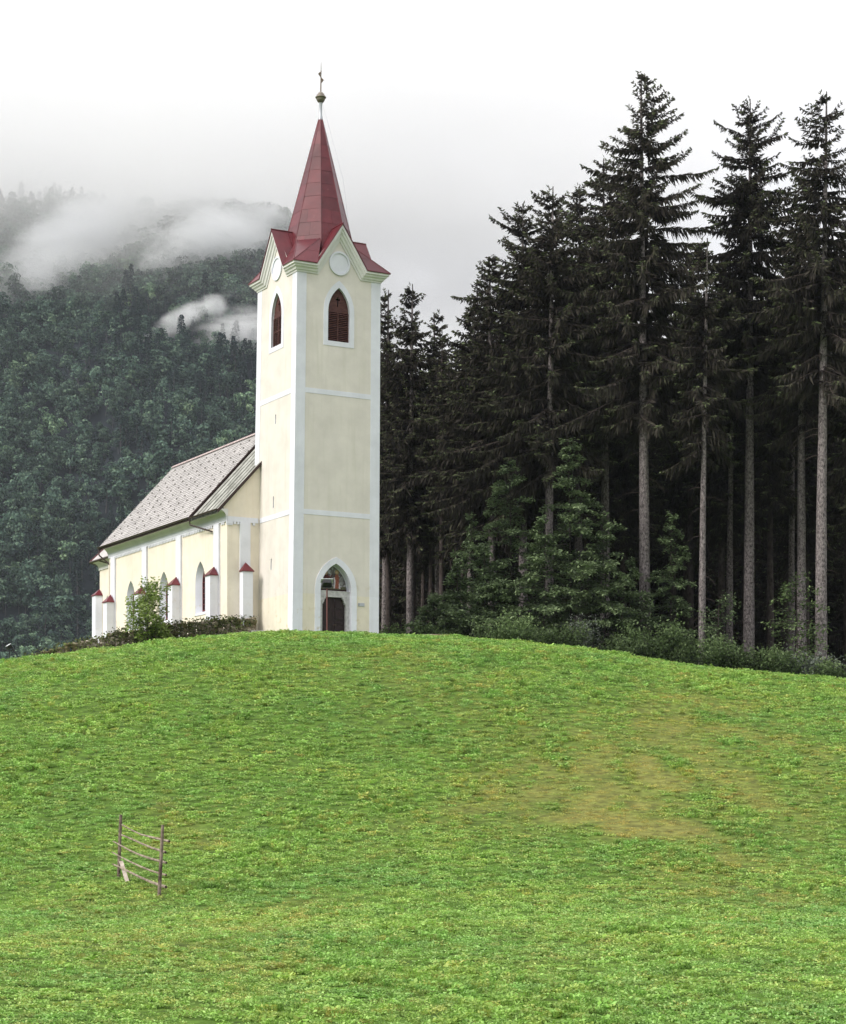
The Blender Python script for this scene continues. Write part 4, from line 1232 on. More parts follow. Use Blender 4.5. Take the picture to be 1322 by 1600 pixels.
def bush_meshes(H, Rm, seed, nleaf=3200, leaf=.12, mat='shrub', stems=9):
    rng = np.random.RandomState(seed)
    paths, radii, P_all, tone = [], [], [], []
    for i in range(stems):
        az = rng.rand() * 6.283; out = Rm * rng.uniform(.1, 1.0); Hs = H * rng.uniform(.5, 1.05) * (1 - .35 * out / Rm)
        n = 7; s = np.linspace(0, 1, n)
        b0 = np.array([rng.normal(0, .25 * Rm), rng.normal(0, .25 * Rm)])
        P = np.stack([b0[0] + out * s ** 1.3 * math.cos(az), b0[1] + out * s ** 1.3 * math.sin(az), Hs * (s - .12 * s ** 3) - .1], 1)
        paths.append(P); radii.append(np.linspace(.02, .005, n))
        cnt = nleaf // stems
        sl = rng.uniform(.08, 1, cnt)
        idx = np.clip((sl * (n - 1)).astype(int), 0, n - 2); fr = (sl * (n - 1) - idx)[:, None]
        c = P[idx] * (1 - fr) + P[idx + 1] * fr
        k = rng.randint(0, 9, cnt)
        lob = rng.normal(0, 1, (9, 3)) * np.array([.34, .34, .16]) * Rm * .62
        c = c + lob[k] + rng.normal(0, .13, (cnt, 3)) * Rm * .6
        c[:, 2] = np.abs(c[:, 2]) + .02
        P_all.append(c); tone.append(np.clip(.2 + .6 * c[:, 2] / H + rng.normal(0, .18, cnt), 0, 1))  # leaf tone gets paler with height in the bush
    c = np.concatenate(P_all); m = len(c)
    D = unit(rng.normal(0, 1, (m, 3)) + np.array([0, 0, -.2]))
    Wd = unit(np.cross(D, rng.normal(0, .7, (m, 3)) + np.array([0, 0, 1])))
    v, f_ = kites(c, D, Wd, leaf * rng.uniform(.6, 1.35, m), leaf * .6 * rng.uniform(.7, 1.2, m))
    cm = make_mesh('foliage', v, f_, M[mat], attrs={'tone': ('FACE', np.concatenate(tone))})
    tv_, tf_ = ribbon_tubes(paths, radii)
    return make_mesh('stem', tv_, tf_, M['bark_dark']), cm

def place_tree(kind, meshes, x, y, label, cat, group, rz=0.0, sc=1.0, sz=1.0, names=('trunk', 'crown', 'dead_branches'), z=None):
    t = thing(kind, label, cat, (x, y, (hz1(x, y) if z is None else z) - .05), rz, group)
    t.scale = (sc, sc, sc * sz)
    p = None
    for nme, me in zip(names, meshes):
        if me is None: continue
        o = obj(nme, me, t if nme != 'dead_branches' else p)
        if nme == 'dead_branches': o['kind'] = 'stuff'
        if p is None: p = o
    return t

# ------------------------------------------------------------------ the spruce wood at the right
GW = 'tall spruces along the edge of the wood'
def hero(u, vt, Y, vb, halfpx, r0, label, seed, sparse=1.0, droop=1.0, skew=(0, 0), top_open=.15, mat='bark', ub=None):
    """a spruce whose top stands at picture height vt, crown from vb up"""
    x = at(u, Y); z0 = hz1(x, Y)
    H = zat(vt, Y) - z0; hb = zat(vb, Y) - z0
    ms = spruce_meshes(H, hb, halfpx / F * Y, seed, r0, sparse, droop, top_open, mat=mat, skew=skew, openf=.45)
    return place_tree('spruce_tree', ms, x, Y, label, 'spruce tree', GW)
hero(1008, 116, 106, 640, 150, .33, 'tallest spruce of the wood, pale speckled trunk bare for half its height', 101, 1.0, 1.0, top_open=.28)
hero(1170, 152, 110, 610, 140, .33, 'tall spruce with a wide pointed crown, second tallest, mid right of the wood', 102, 1.0, 1.1, top_open=.1)
hero(1283, 143, 104, 590, 130, .33, 'tall spruce with a thin spiky top and a bare speckled trunk near the right edge', 103, .95, 1.1, top_open=.25)
hero(1097, 372, 103.5, 700, 78, .19, 'slender spruce with a thin trunk between the two tallest spruces', 104, .9, 1.2)
hero(858, 292, 107, 735, 140, .27, 'dense spruce with a forked looking top, trunk showing above the young beeches', 105, 1.05, 1.15)
hero(818, 318, 110, 800, 150, .27, 'broad spruce with long upswept branches reaching toward the church', 106, 1.05, 1.0, skew=(-.15, 0))
hero(945, 246, 113, 640, 135, .30, 'dark spruce standing close on the left of the tallest spruce', 107, 1.0, 1.1)
hero(903, 286, 115, 660, 120, .28, 'dark spruce half hidden between two larger spruces left of the tallest one', 108, 1.0, 1.1)
hero(768, 400, 112, 830, 115, .25, 'spruce with its crown sloping down toward the gap beside the tower', 109, 1.0, 1.0)
hero(735, 470, 114, 840, 90, .22, 'lower spruce at the left end of the dense wood, next to the sky gap', 110, 1.0, 1.0)
hero(641, 444, 118, 770, 75, .24, 'spruce with an open pointed top just right of the church tower', 111, .95, 1.0)
hero(685, 486, 121, 800, 68, .22, 'shorter rounded spruce right of the open pointed one beside the tower', 112, .95, 1.0)
hero(601, 452, 123, 780, 62, .22, 'spruce partly hidden behind the right edge of the tower', 113, .95, 1.0)
hero(1252, 330, 109, 660, 100, .30, 'straight spruce trunk standing close on the left of the rightmost bare trunk', 114, .9, 1.2)
hero(1140, 440, 116, 660, 85, .22, 'slim dark spruce behind and left of the second tallest spruce', 115, .9, 1.1)
hero(1237, 390, 117, 640, 85, .22, 'dim spruce trunk behind the straight trunk near the right edge', 116, .9, 1.1)

var = [spruce_meshes(27, 10 + i * 1.2, 3.6 - .2 * i, 300 + i, .24, .85, 1.1, mat='bark_dark') for i in range(4)]  # darker bark on these trunks: the wood's shade put into the colour
rng = random.Random(21)
BG = 'dark spruces in the depth of the wood'
spots = []
for (u0, u1, Y0_, Y1_, n, vmin, vmax) in [(600, 735, 117, 122, 5, 490, 560), (600, 740, 124, 140, 8, 520, 590), (740, 1000, 117, 124, 8, 420, 500), (740, 1010, 125, 140, 9, 430, 520), (1020, 1330, 116, 124, 8, 400, 500), (1010, 1340, 126, 142, 9, 420, 520), (1330, 1480, 105, 135, 7, 230, 420), (760, 1330, 143, 160, 12, 470, 560)]:
    for i in range(n):
        spots.append((u0 + (u1 - u0) * (i + rng.uniform(.15, .85)) / n, rng.uniform(Y0_, Y1_), rng.uniform(vmin, vmax)))
for i, (u, Y, vt) in enumerate(spots):
    x = at(u, Y); sc = (zat(vt, Y) - hz1(x, Y)) / 27
    where = 'between the tower and the gap of sky' if u < 740 else 'behind the dense left half of the wood' if u < 1015 else 'behind the tall bare trunks on the right'
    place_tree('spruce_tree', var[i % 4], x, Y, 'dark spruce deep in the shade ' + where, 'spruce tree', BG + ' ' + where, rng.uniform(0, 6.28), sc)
# young shade-grown spruces with branches to the ground, closing the wood behind the trunks
low = [spruce_meshes(15, .6, 3.1 + .3 * i, 340 + i, .14, .8, .9, mat='bark_dark') for i in range(3)]  # same darkened bark, standing in for shade on the stems
k = 0
for (u0, u1, Ya, Yb, n, ha, hb_) in [(600, 760, 128, 138, 7, 10, 16), (760, 1340, 124, 132, 15, 9, 15), (640, 1400, 136, 148, 19, 12, 18), (640, 1440, 152, 166, 19, 15, 22)]:
    for i in range(n):
        u = u0 + (u1 - u0) * (i + rng.uniform(.1, .9)) / n; Y = rng.uniform(Ya, Yb); x = at(u, Y)
        place_tree('spruce_tree', low[k % 3], x, Y, 'young dark spruce branched to the ground in the gloom behind the trunks', 'young spruce', 'young spruces in the gloom of the wood', rng.uniform(0, 6.28), rng.uniform(ha, hb_) / 15); k += 1

# young beeches and saplings under the spruces
NB = ('stem', 'foliage')
def young(u, vt, Y, halfpx, label, seed, nleaf, mat='beech', leaf=.19, cat='young beech', kind='beech_tree', layered=.10, group='young leafy trees at the foot of the wood', shape='cone', hb=.06):
    x = at(u, Y); z0 = hz1(x, Y); H = zat(vt, Y) - z0
    ms = broadleaf_meshes(H, halfpx * 1.2 / F * Y, seed, nleaf, leaf, hb, layered, mat, .07, shape)
    return place_tree(kind, ms, x, Y, label, cat, group, names=NB)
young(893, 680, 103.2, 118, 'large young beech with layered pale green sprays, tallest under the spruces', 201, 19000)
young(800, 715, 104, 105, 'young beech left of the largest one, with a darker ragged crown', 202, 15000)
young(850, 800, 101.6, 92, 'low spreading young beech in front of the two taller ones', 207, 9000)
young(945, 800, 102.6, 95, 'dark low beech with drooping sprays left of the tallest spruce trunk', 203, 12000)
young(712, 880, 102, 72, 'low leafy beech at the left end of the understory, near the tower', 204, 8000)
young(755, 850, 103, 80, 'dark leafy sapling between the leftmost low beech and the ragged one', 205, 8000)
young(676, 925, 103, 62, 'small dark beech near the tower, under the open pointed spruce', 210, 6500)
young(738, 800, 106, 70, 'tall dim beech rising behind the leftmost low beech', 211, 7500)
young(985, 870, 104.5, 60, 'dark young beech just behind and left of the tallest trunk', 212, 6500)
young(1048, 795, 105, 60, 'narrow young tree with flat layered sprays right of the tallest trunk', 206, 8000, layered=.08)
young(1246, 895, 102, 42, 'pale sapling with large leaves in front of the straight trunk at right', 208, 1500, 'shrub', .2, 'sapling', 'sapling_tree', .2, shape='round')
young(1120, 930, 103, 38, 'small dim sapling between the slender trunk and the second tallest spruce', 209, 1600, 'beech', .16, 'sapling', 'sapling_tree', .2, shape='round')
# shrubs along the meadow edge
def shrub(u, vt, Y, halfpx, label, seed, mat='shrub', n=3600, leaf=.155):
    x = at(u, Y); z0 = hz1(x, Y); H = max(.6, (zat(vt, Y) - z0) * (.70 + .50 * ((seed * 37) % 10) / 10)); halfpx *= 1.05; n = int(n * 1.25)
    place_tree('shrub', bush_meshes(H, halfpx / F * Y, seed, n, leaf, mat), x, Y, label, 'shrub', 'shrubs along the meadow edge', names=NB)
shrub(911, 942, 98.5, 32, 'small grey leaved shrub standing apart at the meadow edge', 401, 'grey_shrub', 1500, .11)
shrub(655, 950, 101, 40, 'dim low bush beside the right corner of the tower', 402, n=2000)
shrub(618, 940, 103, 30, 'dark bush half hidden by the right corner of the tower', 403, n=1500)
shrub(805, 960, 98.5, 62, 'spreading green bush below the dark ragged beech', 404, n=4200)
shrub(862, 965, 97.5, 55, 'low bush between the spreading bush and the grey leaved shrub', 405, n=3000)
shrub(965, 985, 97.5, 50, 'low green bush left of the foot of the tallest trunk', 406, n=3000)
shrub(1022, 950, 97.8, 55, 'bright bush hiding the foot of the tallest trunk', 407, n=4200)
shrub(1068, 975, 97, 45, 'yellowish low bush right of the tallest trunk', 408, n=3000)
shrub(1112, 955, 97.5, 58, 'bluish green rounded bush at the foot of the slender trunk', 409, n=4200)
shrub(1160, 960, 97.2, 55, 'leafy bush below the second tallest spruce', 410, n=4200)
shrub(1208, 990, 96.5, 50, 'dark bush between the second tallest spruce and the pale sapling', 411, n=3200)
shrub(1250, 985, 96.8, 55, 'pale bushy shrub under the large leaved sapling', 412, 'grey_shrub', n=3600)
shrub(1305, 1005, 96, 50, 'dark bush at the foot of the rightmost trunk', 413, n=3200)
shrub(1365, 1000, 96, 60, 'bush at the meadow edge beyond the rightmost trunk', 414, n=3200)
shrub(740, 968, 100, 45, 'dark low bush under the leftmost beeches', 415, n=2500)

# ferns, brambles and weeds filling the edge of the wood: one uncountable mass
rng_ = np.random.RandomState(9)
m = 20000
uu = rng_.uniform(598, 1440, m); YY = 94.5 + np.clip((uu - 600) / 160, 0, 3.2) * 0 + rng_.gamma(2.0, 2.4, m) + np.interp(uu, [600, 700, 900, 1300], [6.0, 4.5, 2.0, 0.3])
XX = at(uu, YY)
lump = np.clip((fbm(XX / 1.6, YY / 1.6, 3) - .44) * 3.2, 0.02, 1)
c = np.stack([XX, YY, hz(XX, YY) + rng_.rand(m) * lump * .62 + .02], 1)
D = unit(rng_.normal(0, 1, (m, 3)) + np.array([0, 0, .15])); Wd = unit(np.cross(D, rng_.normal(0, .7, (m, 3)) + np.array([0, 0, 1])))
v, f_ = kites(c, D, Wd, .16 * rng_.uniform(.6, 1.5, m), .085 * rng_.uniform(.6, 1.3, m))
tag(obj('undergrowth', make_mesh('undergrowth', v, f_, M['shrub'], attrs={'tone': ('FACE', np.clip(rng_.normal(.42, .22, m), 0, 1))})), 'brambles and weeds along the foot of the wood', kind='stuff')

# ------------------------------------------------------------------ scattering by geometry nodes (turf, far wood)
def scatter(name, pts, rot, scl, vid, protos, extra=None):
    me = bpy.data.meshes.new(name)
    me.vertices.add(len(pts)); me.vertices.foreach_set('co', np.asarray(pts, np.float32).ravel())
    a = me.attributes.new('rot', 'FLOAT_VECTOR', 'POINT'); a.data.foreach_set('vector', np.asarray(rot, np.float32).ravel())
    a = me.attributes.new('scl', 'FLOAT_VECTOR', 'POINT'); a.data.foreach_set('vector', np.asarray(scl, np.float32).ravel())
    a = me.attributes.new('vid', 'INT', 'POINT'); a.data.foreach_set('value', np.asarray(vid, np.int32))
    for k, arr in (extra or {}).items():
        a = me.attributes.new(k, 'FLOAT', 'POINT'); a.data.foreach_set('value', np.asarray(arr, np.float32))
    o = obj(name, me)
    ng = bpy.data.node_groups.new(name + '_scatter', 'GeometryNodeTree')
    ng.interface.new_socket('Geometry', in_out='INPUT', socket_type='NodeSocketGeometry')
    ng.interface.new_socket('Geometry', in_out='OUTPUT', socket_type='NodeSocketGeometry')
    gi = N(ng, 'NodeGroupInput'); go = N(ng, 'NodeGroupOutput'); jn = N(ng, 'GeometryNodeJoinGeometry')
    def attr(nm, ty):
        n = N(ng, 'GeometryNodeInputNamedAttribute', data_type=ty); n.inputs['Name'].default_value = nm; return n.outputs['Attribute']
    ro, sl_, vi = attr('rot', 'FLOAT_VECTOR'), attr('scl', 'FLOAT_VECTOR'), attr('vid', 'INT')
    for i, pm in enumerate(protos):
        po = bpy.data.objects.new(name + '_sprig', pm)
        oi = N(ng, 'GeometryNodeObjectInfo'); oi.inputs['Object'].default_value = po; oi.inputs['As Instance'].default_value = True
        cp = N(ng, 'FunctionNodeCompare', data_type='INT', operation='EQUAL')
        ng.links.new(vi, cp.inputs[2]); cp.inputs[3].default_value = i
        ip = N(ng, 'GeometryNodeInstanceOnPoints')
        ng.links.new(gi.outputs[0], ip.inputs['Points']); ng.links.new(cp.outputs[0], ip.inputs['Selection'])
        ng.links.new(oi.outputs['Geometry'], ip.inputs['Instance']); ng.links.new(ro, ip.inputs['Rotation']); ng.links.new(sl_, ip.inputs['Scale'])
        ng.links.new(ip.outputs[0], jn.inputs[0])
    ng.links.new(jn.outputs[0], go.inputs[0])
    md = o.modifiers.new('scatter', 'NODES'); md.node_group = ng
    return o

def tuft(seed, nb, nl, rad, hgt, leafsize, wid=.011, tone0=.5):
    rng = np.random.RandomState(seed)
    r = rad * np.sqrt(rng.rand(nb)); a = rng.rand(nb) * 6.283
    P = np.stack([r * np.cos(a), r * np.sin(a), np.full(nb, -.015)], 1)
    D = unit(np.stack([rng.normal(0, .5, nb), rng.normal(0, .5, nb), np.ones(nb)], 1))
    Wd = unit(np.cross(D, rng.normal(0, 1, (nb, 3))))
    L = hgt * rng.uniform(.5, 1.35, nb)
    V1, F1 = kites(P, D, Wd, L, np.full(nb, wid) * rng.uniform(.7, 1.4, nb), .35)
    t1 = np.clip(rng.normal(tone0, .22, nb), 0, 1)
    r = rad * np.sqrt(rng.rand(nl)); a = rng.rand(nl) * 6.283
    P = np.stack([r * np.cos(a), r * np.sin(a), hgt * rng.uniform(.15, .85, nl)], 1)
    D = unit(np.stack([rng.normal(0, 1, nl), rng.normal(0, 1, nl), rng.normal(.15, .4, nl)], 1))
    Wd = unit(np.cross(D, np.stack([rng.normal(0, .4, nl), rng.normal(0, .4, nl), np.ones(nl)], 1)))
    V2, F2 = kites(P, D, Wd, leafsize * rng.uniform(.7, 1.4, nl), leafsize * .7 * rng.uniform(.7, 1.3, nl), .55)
    t2 = np.clip(rng.normal(tone0 + .1, .2, nl), 0, 1)
    V = np.concatenate([V1, V2]); Fc = np.concatenate([F1, F2 + len(V1)])
    return make_mesh('sprig', V, Fc, M['grass'], attrs={'tone': ('FACE', np.concatenate([t1, t2]))})
prot = [tuft(1, 40, 26, .125, .075, .042), tuft(2, 18, 40, .12, .065, .050, tone0=.56), tuft(3, 52, 24, .12, .12, .06, .012, .45), tuft(4, 46, 12, .16, .055, .034, tone0=.6),
        tuft(5, 12, 26, .12, .09, .10, .014, .45), tuft(6, 26, 38, .13, .060, .040, tone0=.66)]
rs = np.random.RandomState(77)
def band(Ya, Yb, dens):
    A = .36 * (Yb ** 2 - Ya ** 2) / 2 * 2
    n = int(A * dens)
    Y = np.sqrt(rs.uniform(Ya ** 2, Yb ** 2, n)); X = rs.uniform(-.35, .37, n) * Y
    return X, Y
XY = [band(12.5, 20, 62), band(20, 30, 44), band(30, 44, 27), band(44, 60, 17), band(60, 78, 12), band(78, 99, 10)]
X = np.concatenate([a for a, b in XY]); Y = np.concatenate([b for a, b in XY])
dry = dryness(X, Y)
lush = fbm(X / 1.5 + 40, Y / 4.6 + 3, 3); wd = fbm(X / .55 + 4, Y / 1.5 + 90, 2)
# keep the church floor and the wood free of turf; thin it where it is burnt
lx = (X - P0[0]) * ca + (Y - P0[1]) * sa; ly = -(X - P0[0]) * sa + (Y - P0[1]) * ca
inside = ((lx > -.05) & (lx < W + .05) & (ly > -.05)) | ((lx > -1.75) & (ly > 4.0) & (lx < 6.6))
keep = (~inside) & (wood_mask(X, Y) < .6) & (rs.rand(len(X)) > dry * .1)
X, Y, dry, lush, wd = X[keep], Y[keep], dry[keep], lush[keep], wd[keep]
n = len(X)
vid = np.where((lush > .64) & (rs.rand(n) < .6), 2, np.where(wd + rs.normal(0, .12, n) > .52, 1, np.where(rs.rand(n) < .5, 5, 0)))
vid = np.where((rs.rand(n) < .012 + .05 * (lush > .62)), 4, vid)
vid = np.where(dry + rs.normal(0, .1, n) > .42, 3, vid)
far = np.clip((Y - 30) / 60, 0, 1)
s = np.interp(Y, [12, 20, 32, 60, 95], [.52, .62, .80, 1.15, 1.55]) * rs.uniform(.7, 1.25, n) * (1 - .25 * dry)
# a paler, taller strip of grass along the crest and against the walls
sz = s * (.85 + .5 * np.clip(lush - .4, 0, .4)) * (1 - .35 * dry)
rot = np.stack([rs.normal(0, .1, n), rs.normal(0, .1, n), rs.rand(n) * 6.283], 1)
pts = np.stack([X, Y, hz(X, Y)], 1)
turf = scatter('grass', pts, rot, np.stack([s, s, sz], 1), vid, prot, {'dry': np.clip(dry * 1.05 + rs.normal(0, .22, n), 0, .95)})
tag(turf, 'short leafy meadow grass with dry burnt patches', kind='stuff')

# far wood on the mountain
def far_broad(seed, mat='far_leaf'):
    rng = np.random.RandomState(seed)
    Vs, T = [], []
    nl = 15
    cen = np.stack([rng.normal(0, 2.3, nl), rng.normal(0, 2.3, nl), rng.uniform(3.5, 12, nl)], 1)
    cen[:, :2] *= (1 - ((cen[:, 2:3] - 7) / 9) ** 2)
    cs, ds, tn = [], [], []
    for i in range(nl):
        k = 30
        d = unit(rng.normal(0, 1, (k, 3)) + np.array([0, 0, .55])); rr = rng.uniform(1.3, 2.7)
        cs.append(cen[i] + d * rr * np.array([1, 1, .72])); ds.append(d); tn.append(np.clip(rng.normal(.45, .16, k) + .2 * rng.normal(), 0, 1))
    c = np.concatenate(cs); d = np.concatenate(ds); m = len(c)
    D = unit(np.cross(d + rng.normal(0, .45, (m, 3)), rng.normal(0, 1, (m, 3)))); Wd = unit(np.cross(D, d + rng.normal(0, .5, (m, 3))))
    L = rng.uniform(.8, 1.6, m)
    v, f_ = kites(c - D * (L * .5)[:, None], D, Wd, L, L * .75, .5)
    tv_, tf_ = ribbon_tubes([np.array([[0, 0, -3.0], [0, 0, 4], [.3, 0, 8]])], [np.array([.28, .2, .1])])
    V = np.concatenate([v, tv_]); Fc = np.concatenate([f_, tf_ + len(v)])
    return make_mesh('far_broadleaf', V, Fc, [M[mat], M['far_trunk']], np.concatenate([np.zeros(m, int), np.ones(len(tf_), int)]), attrs={'tone': ('FACE', np.concatenate([np.concatenate(tn), np.zeros(len(tf_))]))})
def far_fir(seed):
    rng = np.random.RandomState(seed)
    m = 330
    t = rng.rand(m) ** .8; h = 4 + 15 * t; r = 3.1 * (1 - t) ** .9 + .2
    a = rng.rand(m) * 6.283
    rr = r * rng.uniform(.25, 1, m)
    c = np.stack([rr * np.cos(a), rr * np.sin(a), h], 1)
    D = unit(np.stack([np.cos(a), np.sin(a), np.full(m, -.55)], 1) + rng.normal(0, .25, (m, 3)))
    Wd = unit(np.cross(D, rng.normal(0, .5, (m, 3)) + np.array([0, 0, 1])))
    v, f_ = kites(c, D, Wd, rng.uniform(.7, 1.5, m), rng.uniform(.5, .9, m), .45)
    tv_, tf_ = ribbon_tubes([np.array([[0, 0, -3.0], [0, 0, 8], [0, 0, 19.2]])], [np.array([.32, .24, .03])])
    V = np.concatenate([v, tv_]); Fc = np.concatenate([f_, tf_ + len(v)])
    return make_mesh('far_fir', V, Fc, [M['far_conifer'], M['far_trunk']], np.concatenate([np.zeros(m, int), np.ones(len(tf_), int)]), attrs={'tone': ('FACE', np.concatenate([rng.rand(m), np.zeros(len(tf_))]))})
fp = [far_broad(i) for i in range(6)] + [far_fir(i) for i in range(3)] + [far_broad(20 + i, 'far_light') for i in range(3)]
rs = np.random.RandomState(5)
n = 22000
Y = rs.uniform(606, 1190, n); X = rs.uniform(-.34, .16, n) * Y
sp = 1
# drop points that crowd a neighbour: one tree per jittered cell
cell = 5.3
key = np.floor(X / cell).astype(int) * 100003 + np.floor(Y / cell).astype(int)
_, idx = np.unique(key, return_index=True)
X, Y = X[idx], Y[idx]; n = len(X)
con = fbm(X / 60 + 7, Y / 90 + 2, 3) + rs.normal(0, .07, n)
vid = np.where(con > .60 + .1 * (Y > 1020), 6 + rs.randint(0, 3, n), rs.randint(0, 6, n))
vid = np.where((Y + 50 * (fbm(X / 35, Y / 60, 2) - .5) + rs.normal(0, 14, n) < 708) & (vid < 6), 9 + rs.randint(0, 3, n), vid)
vid = np.where((rs.rand(n) < .07) & (vid < 6), 9 + rs.randint(0, 3, n), vid)
s = rs.uniform(.48, 1.12, n) * (.75 + .4 * fbm(X / 30, Y / 40, 2))
Z = mz(X, Y)
far_wood = scatter('far_forest', np.stack([X, Y, Z - .4], 1), np.stack([rs.normal(0, .05, n), rs.normal(0, .05, n), rs.rand(n) * 6.283], 1), np.stack([s, s, s * rs.uniform(.85, 1.2, n)], 1), vid, fp)
tag(far_wood, 'mixed forest covering the mountain side behind the church', kind='stuff')

# ------------------------------------------------------------------ young walnut tree by the nave
x, y = at(231, 95.2), 95.2
z0 = hz1(x, y)
tm, cm = broadleaf_meshes(zat(912, 95.2) - z0, 1.35, 55, 3600, .16, .26, .36, 'young_tree', .05, 'round')
place_tree('walnut_tree', (tm, cm), x, y, 'small young tree with light yellow green leaves in front of the church wall', 'tree', None, names=('trunk', 'crown'))

# ------------------------------------------------------------------ dry-stone wall along the left of the church
def catmull(P, n):
    P = [np.array(p, float) for p in P]; out = []
    for i in range(len(P) - 1):
        p0, p1, p2, p3 = P[max(i - 1, 0)], P[i], P[i + 1], P[min(i + 2, len(P) - 1)]
        for k in range(n):
            t = k / n
            out.append(.5 * (2 * p1 + (p2 - p0) * t + (2 * p0 - 5 * p1 + 4 * p2 - p3) * t * t + (3 * p1 - p0 - 3 * p2 + p3) * t ** 3))
    return out + [P[-1]]
WALL = [(394, 98.0, 966), (360, 97.4, 968), (330, 97.0, 969), (284, 96.6, 974), (250, 96.2, 978), (222, 96.0, 984), (185, 95.8, 987), (168, 95.6, 995), (140, 95.4, 1000), (118, 95.2, 1005), (92, 95.0, 1012), (62, 94.8, 1021), (36, 94.6, 1030)]
wp = catmull([(at(u, Y), Y, zat(v, Y)) for u, Y, v in WALL], 12)
wall = thing('stone_wall', 'old mossy dry stone wall running down the slope beside the church', 'stone wall', tuple(wp[60][:2]) + (hz1(*wp[60][:2]),))
wl = np.array(wall.location)
def stone_mesh(seed):
    rng = random.Random(seed); mb = MB()
    V = []
    for zz, sc in ((-.5, .72), (-.28, .98), (.22, 1.0), (.5, .66)):
        for k in range(7):
            a = 2 * math.pi * k / 7
            r = .5 * sc * rng.uniform(.82, 1.12)
            V.append((r * math.cos(a), r * math.sin(a), zz + rng.uniform(-.07, .07)))
    Fc = [(7 * i + k, 7 * i + (k + 1) % 7, 7 * i + 7 + (k + 1) % 7, 7 * i + 7 + k) for i in range(3) for k in range(7)] + [tuple(range(21, 28)), tuple(reversed(range(7)))]
    mb.add(V, Fc)
    return make_mesh('stone', mb.V, mb.F, M['stone'])
sm = [stone_mesh(i) for i in range(8)]
rng = random.Random(3)
L = np.concatenate([[0], np.cumsum(np.linalg.norm(np.diff(np.array(wp)[:, :2], axis=0), axis=1))])
wpa = np.array(wp)
mossP = []
dcur = 0.0
while dcur < L[-1]:
    px_, py_, pz_ = [np.interp(dcur, L, wpa[:, k]) for k in range(3)]
    gz = hz1(px_, py_); top = max(pz_, gz + .52)
    step = rng.uniform(.30, .50)
    zc_ = gz - .05
    while zc_ < top - .06:
        h_ = min(rng.uniform(.20, .34), max(top - zc_, .16))
        so = obj('stone', sm[rng.randrange(8)], wall)
        so.location = (px_ - wl[0] + rng.uniform(-.06, .06), py_ - wl[1] + rng.uniform(-.08, .08), zc_ + h_ / 2 - wl[2])
        so.scale = (step * rng.uniform(1.0, 1.3), .55, h_ * 1.12)
        so.rotation_euler = (rng.uniform(-.1, .1), rng.uniform(-.12, .12), rng.uniform(-.5, .5))
        zc_ += h_ * .95
    mossP.append((px_, py_, top, dcur, gz))
    dcur += step * .92
# squared quoin stones at the church end
qb = MB(); rngq = random.Random(8)
xq, yq = wpa[0][0], wpa[0][1]
for k in range(2):
    z_ = hz1(xq, yq) - .1 + k * .36
    qs = MB(); qs.box(-.31, .31, -.3, .3, 0, .35)
    Vq = [(a + rngq.uniform(-.03, .03), b + rngq.uniform(-.03, .03), c + rngq.uniform(-.02, .02)) for a, b, c in qs.V]
    qo = obj('quoin_stone', make_mesh('quoin_stone', Vq, qs.F, M['stone_grey' if k else 'stone']), wall)
    qo.location = (xq - wl[0] + .12, yq - wl[1] - .05, z_ - wl[2]); qo.rotation_euler = (0, 0, A_)
# moss and ivy on top and hanging over the face
rng_ = np.random.RandomState(12)
cs, tn = [], []
for (px_, py_, top, dd, gz) in mossP:
    ivy = 1.0 if 1.0 < dd < 7.5 else (.75 if dd < 1.0 else .28)
    k = int(130 * ivy)
    if dd < .7: k = 40
    xx = px_ + rng_.normal(0, .22, k); yy = py_ - .1 + rng_.normal(0, .22, k)
    hang = rng_.rand(k) ** 1.6 * (top - gz) * (1.0 if 1.0 < dd < 7.5 else .45)
    zz = top + .10 - hang + rng_.normal(0, .05, k); yy = np.where(hang > .15, py_ - .33 + rng_.normal(0, .06, k), yy)
    cs.append(np.stack([xx, yy, zz], 1)); tn.append(np.clip(rng_.normal(.34 if dd < 7 else .5, .25, k), 0, 1))
c = np.concatenate(cs) - wl; m = len(c)
D = unit(rng_.normal(0, 1, (m, 3)) + np.array([0, -.2, -.1])); Wd = unit(np.cross(D, rng_.normal(0, .8, (m, 3)) + np.array([0, -.5, .6])))
v, f_ = kites(c, D, Wd, .13 * rng_.uniform(.6, 1.4, m), .085 * rng_.uniform(.6, 1.3, m), .5)
tag(obj('moss_and_ivy', make_mesh('moss_and_ivy', v, f_, M['moss'], attrs={'tone': ('FACE', np.concatenate(tn))}), wall), kind='stuff')
# nettles and tall weeds along the wall foot
m = 5200
dd = rng_.uniform(.8, L[-1], m)
lum = np.clip((vnoise(dd / 1.1, dd * 0 + 3.3) - .35) * 2, .05, 1)
c = np.stack([np.interp(dd, L, wpa[:, 0]) + rng_.normal(0, .15, m), np.interp(dd, L, wpa[:, 1]) - .38 + rng_.normal(0, .15, m), np.zeros(m)], 1)
c[:, 2] = hz(c[:, 0], c[:, 1]) + rng_.rand(m) * .55 * lum
D = unit(rng_.normal(0, 1, (m, 3)) + np.array([0, 0, .3])); Wd = unit(np.cross(D, rng_.normal(0, .7, (m, 3)) + np.array([0, 0, 1])))
v, f_ = kites(c, D, Wd, .13 * rng_.uniform(.6, 1.4, m), .06 * rng_.uniform(.6, 1.3, m))
tag(obj('weeds', make_mesh('weeds', v, f_, M['young_tree'], attrs={'tone': ('FACE', np.clip(rng_.normal(.35, .22, m), 0, 1))})), 'nettles and weeds along the foot of the stone wall', kind='stuff')

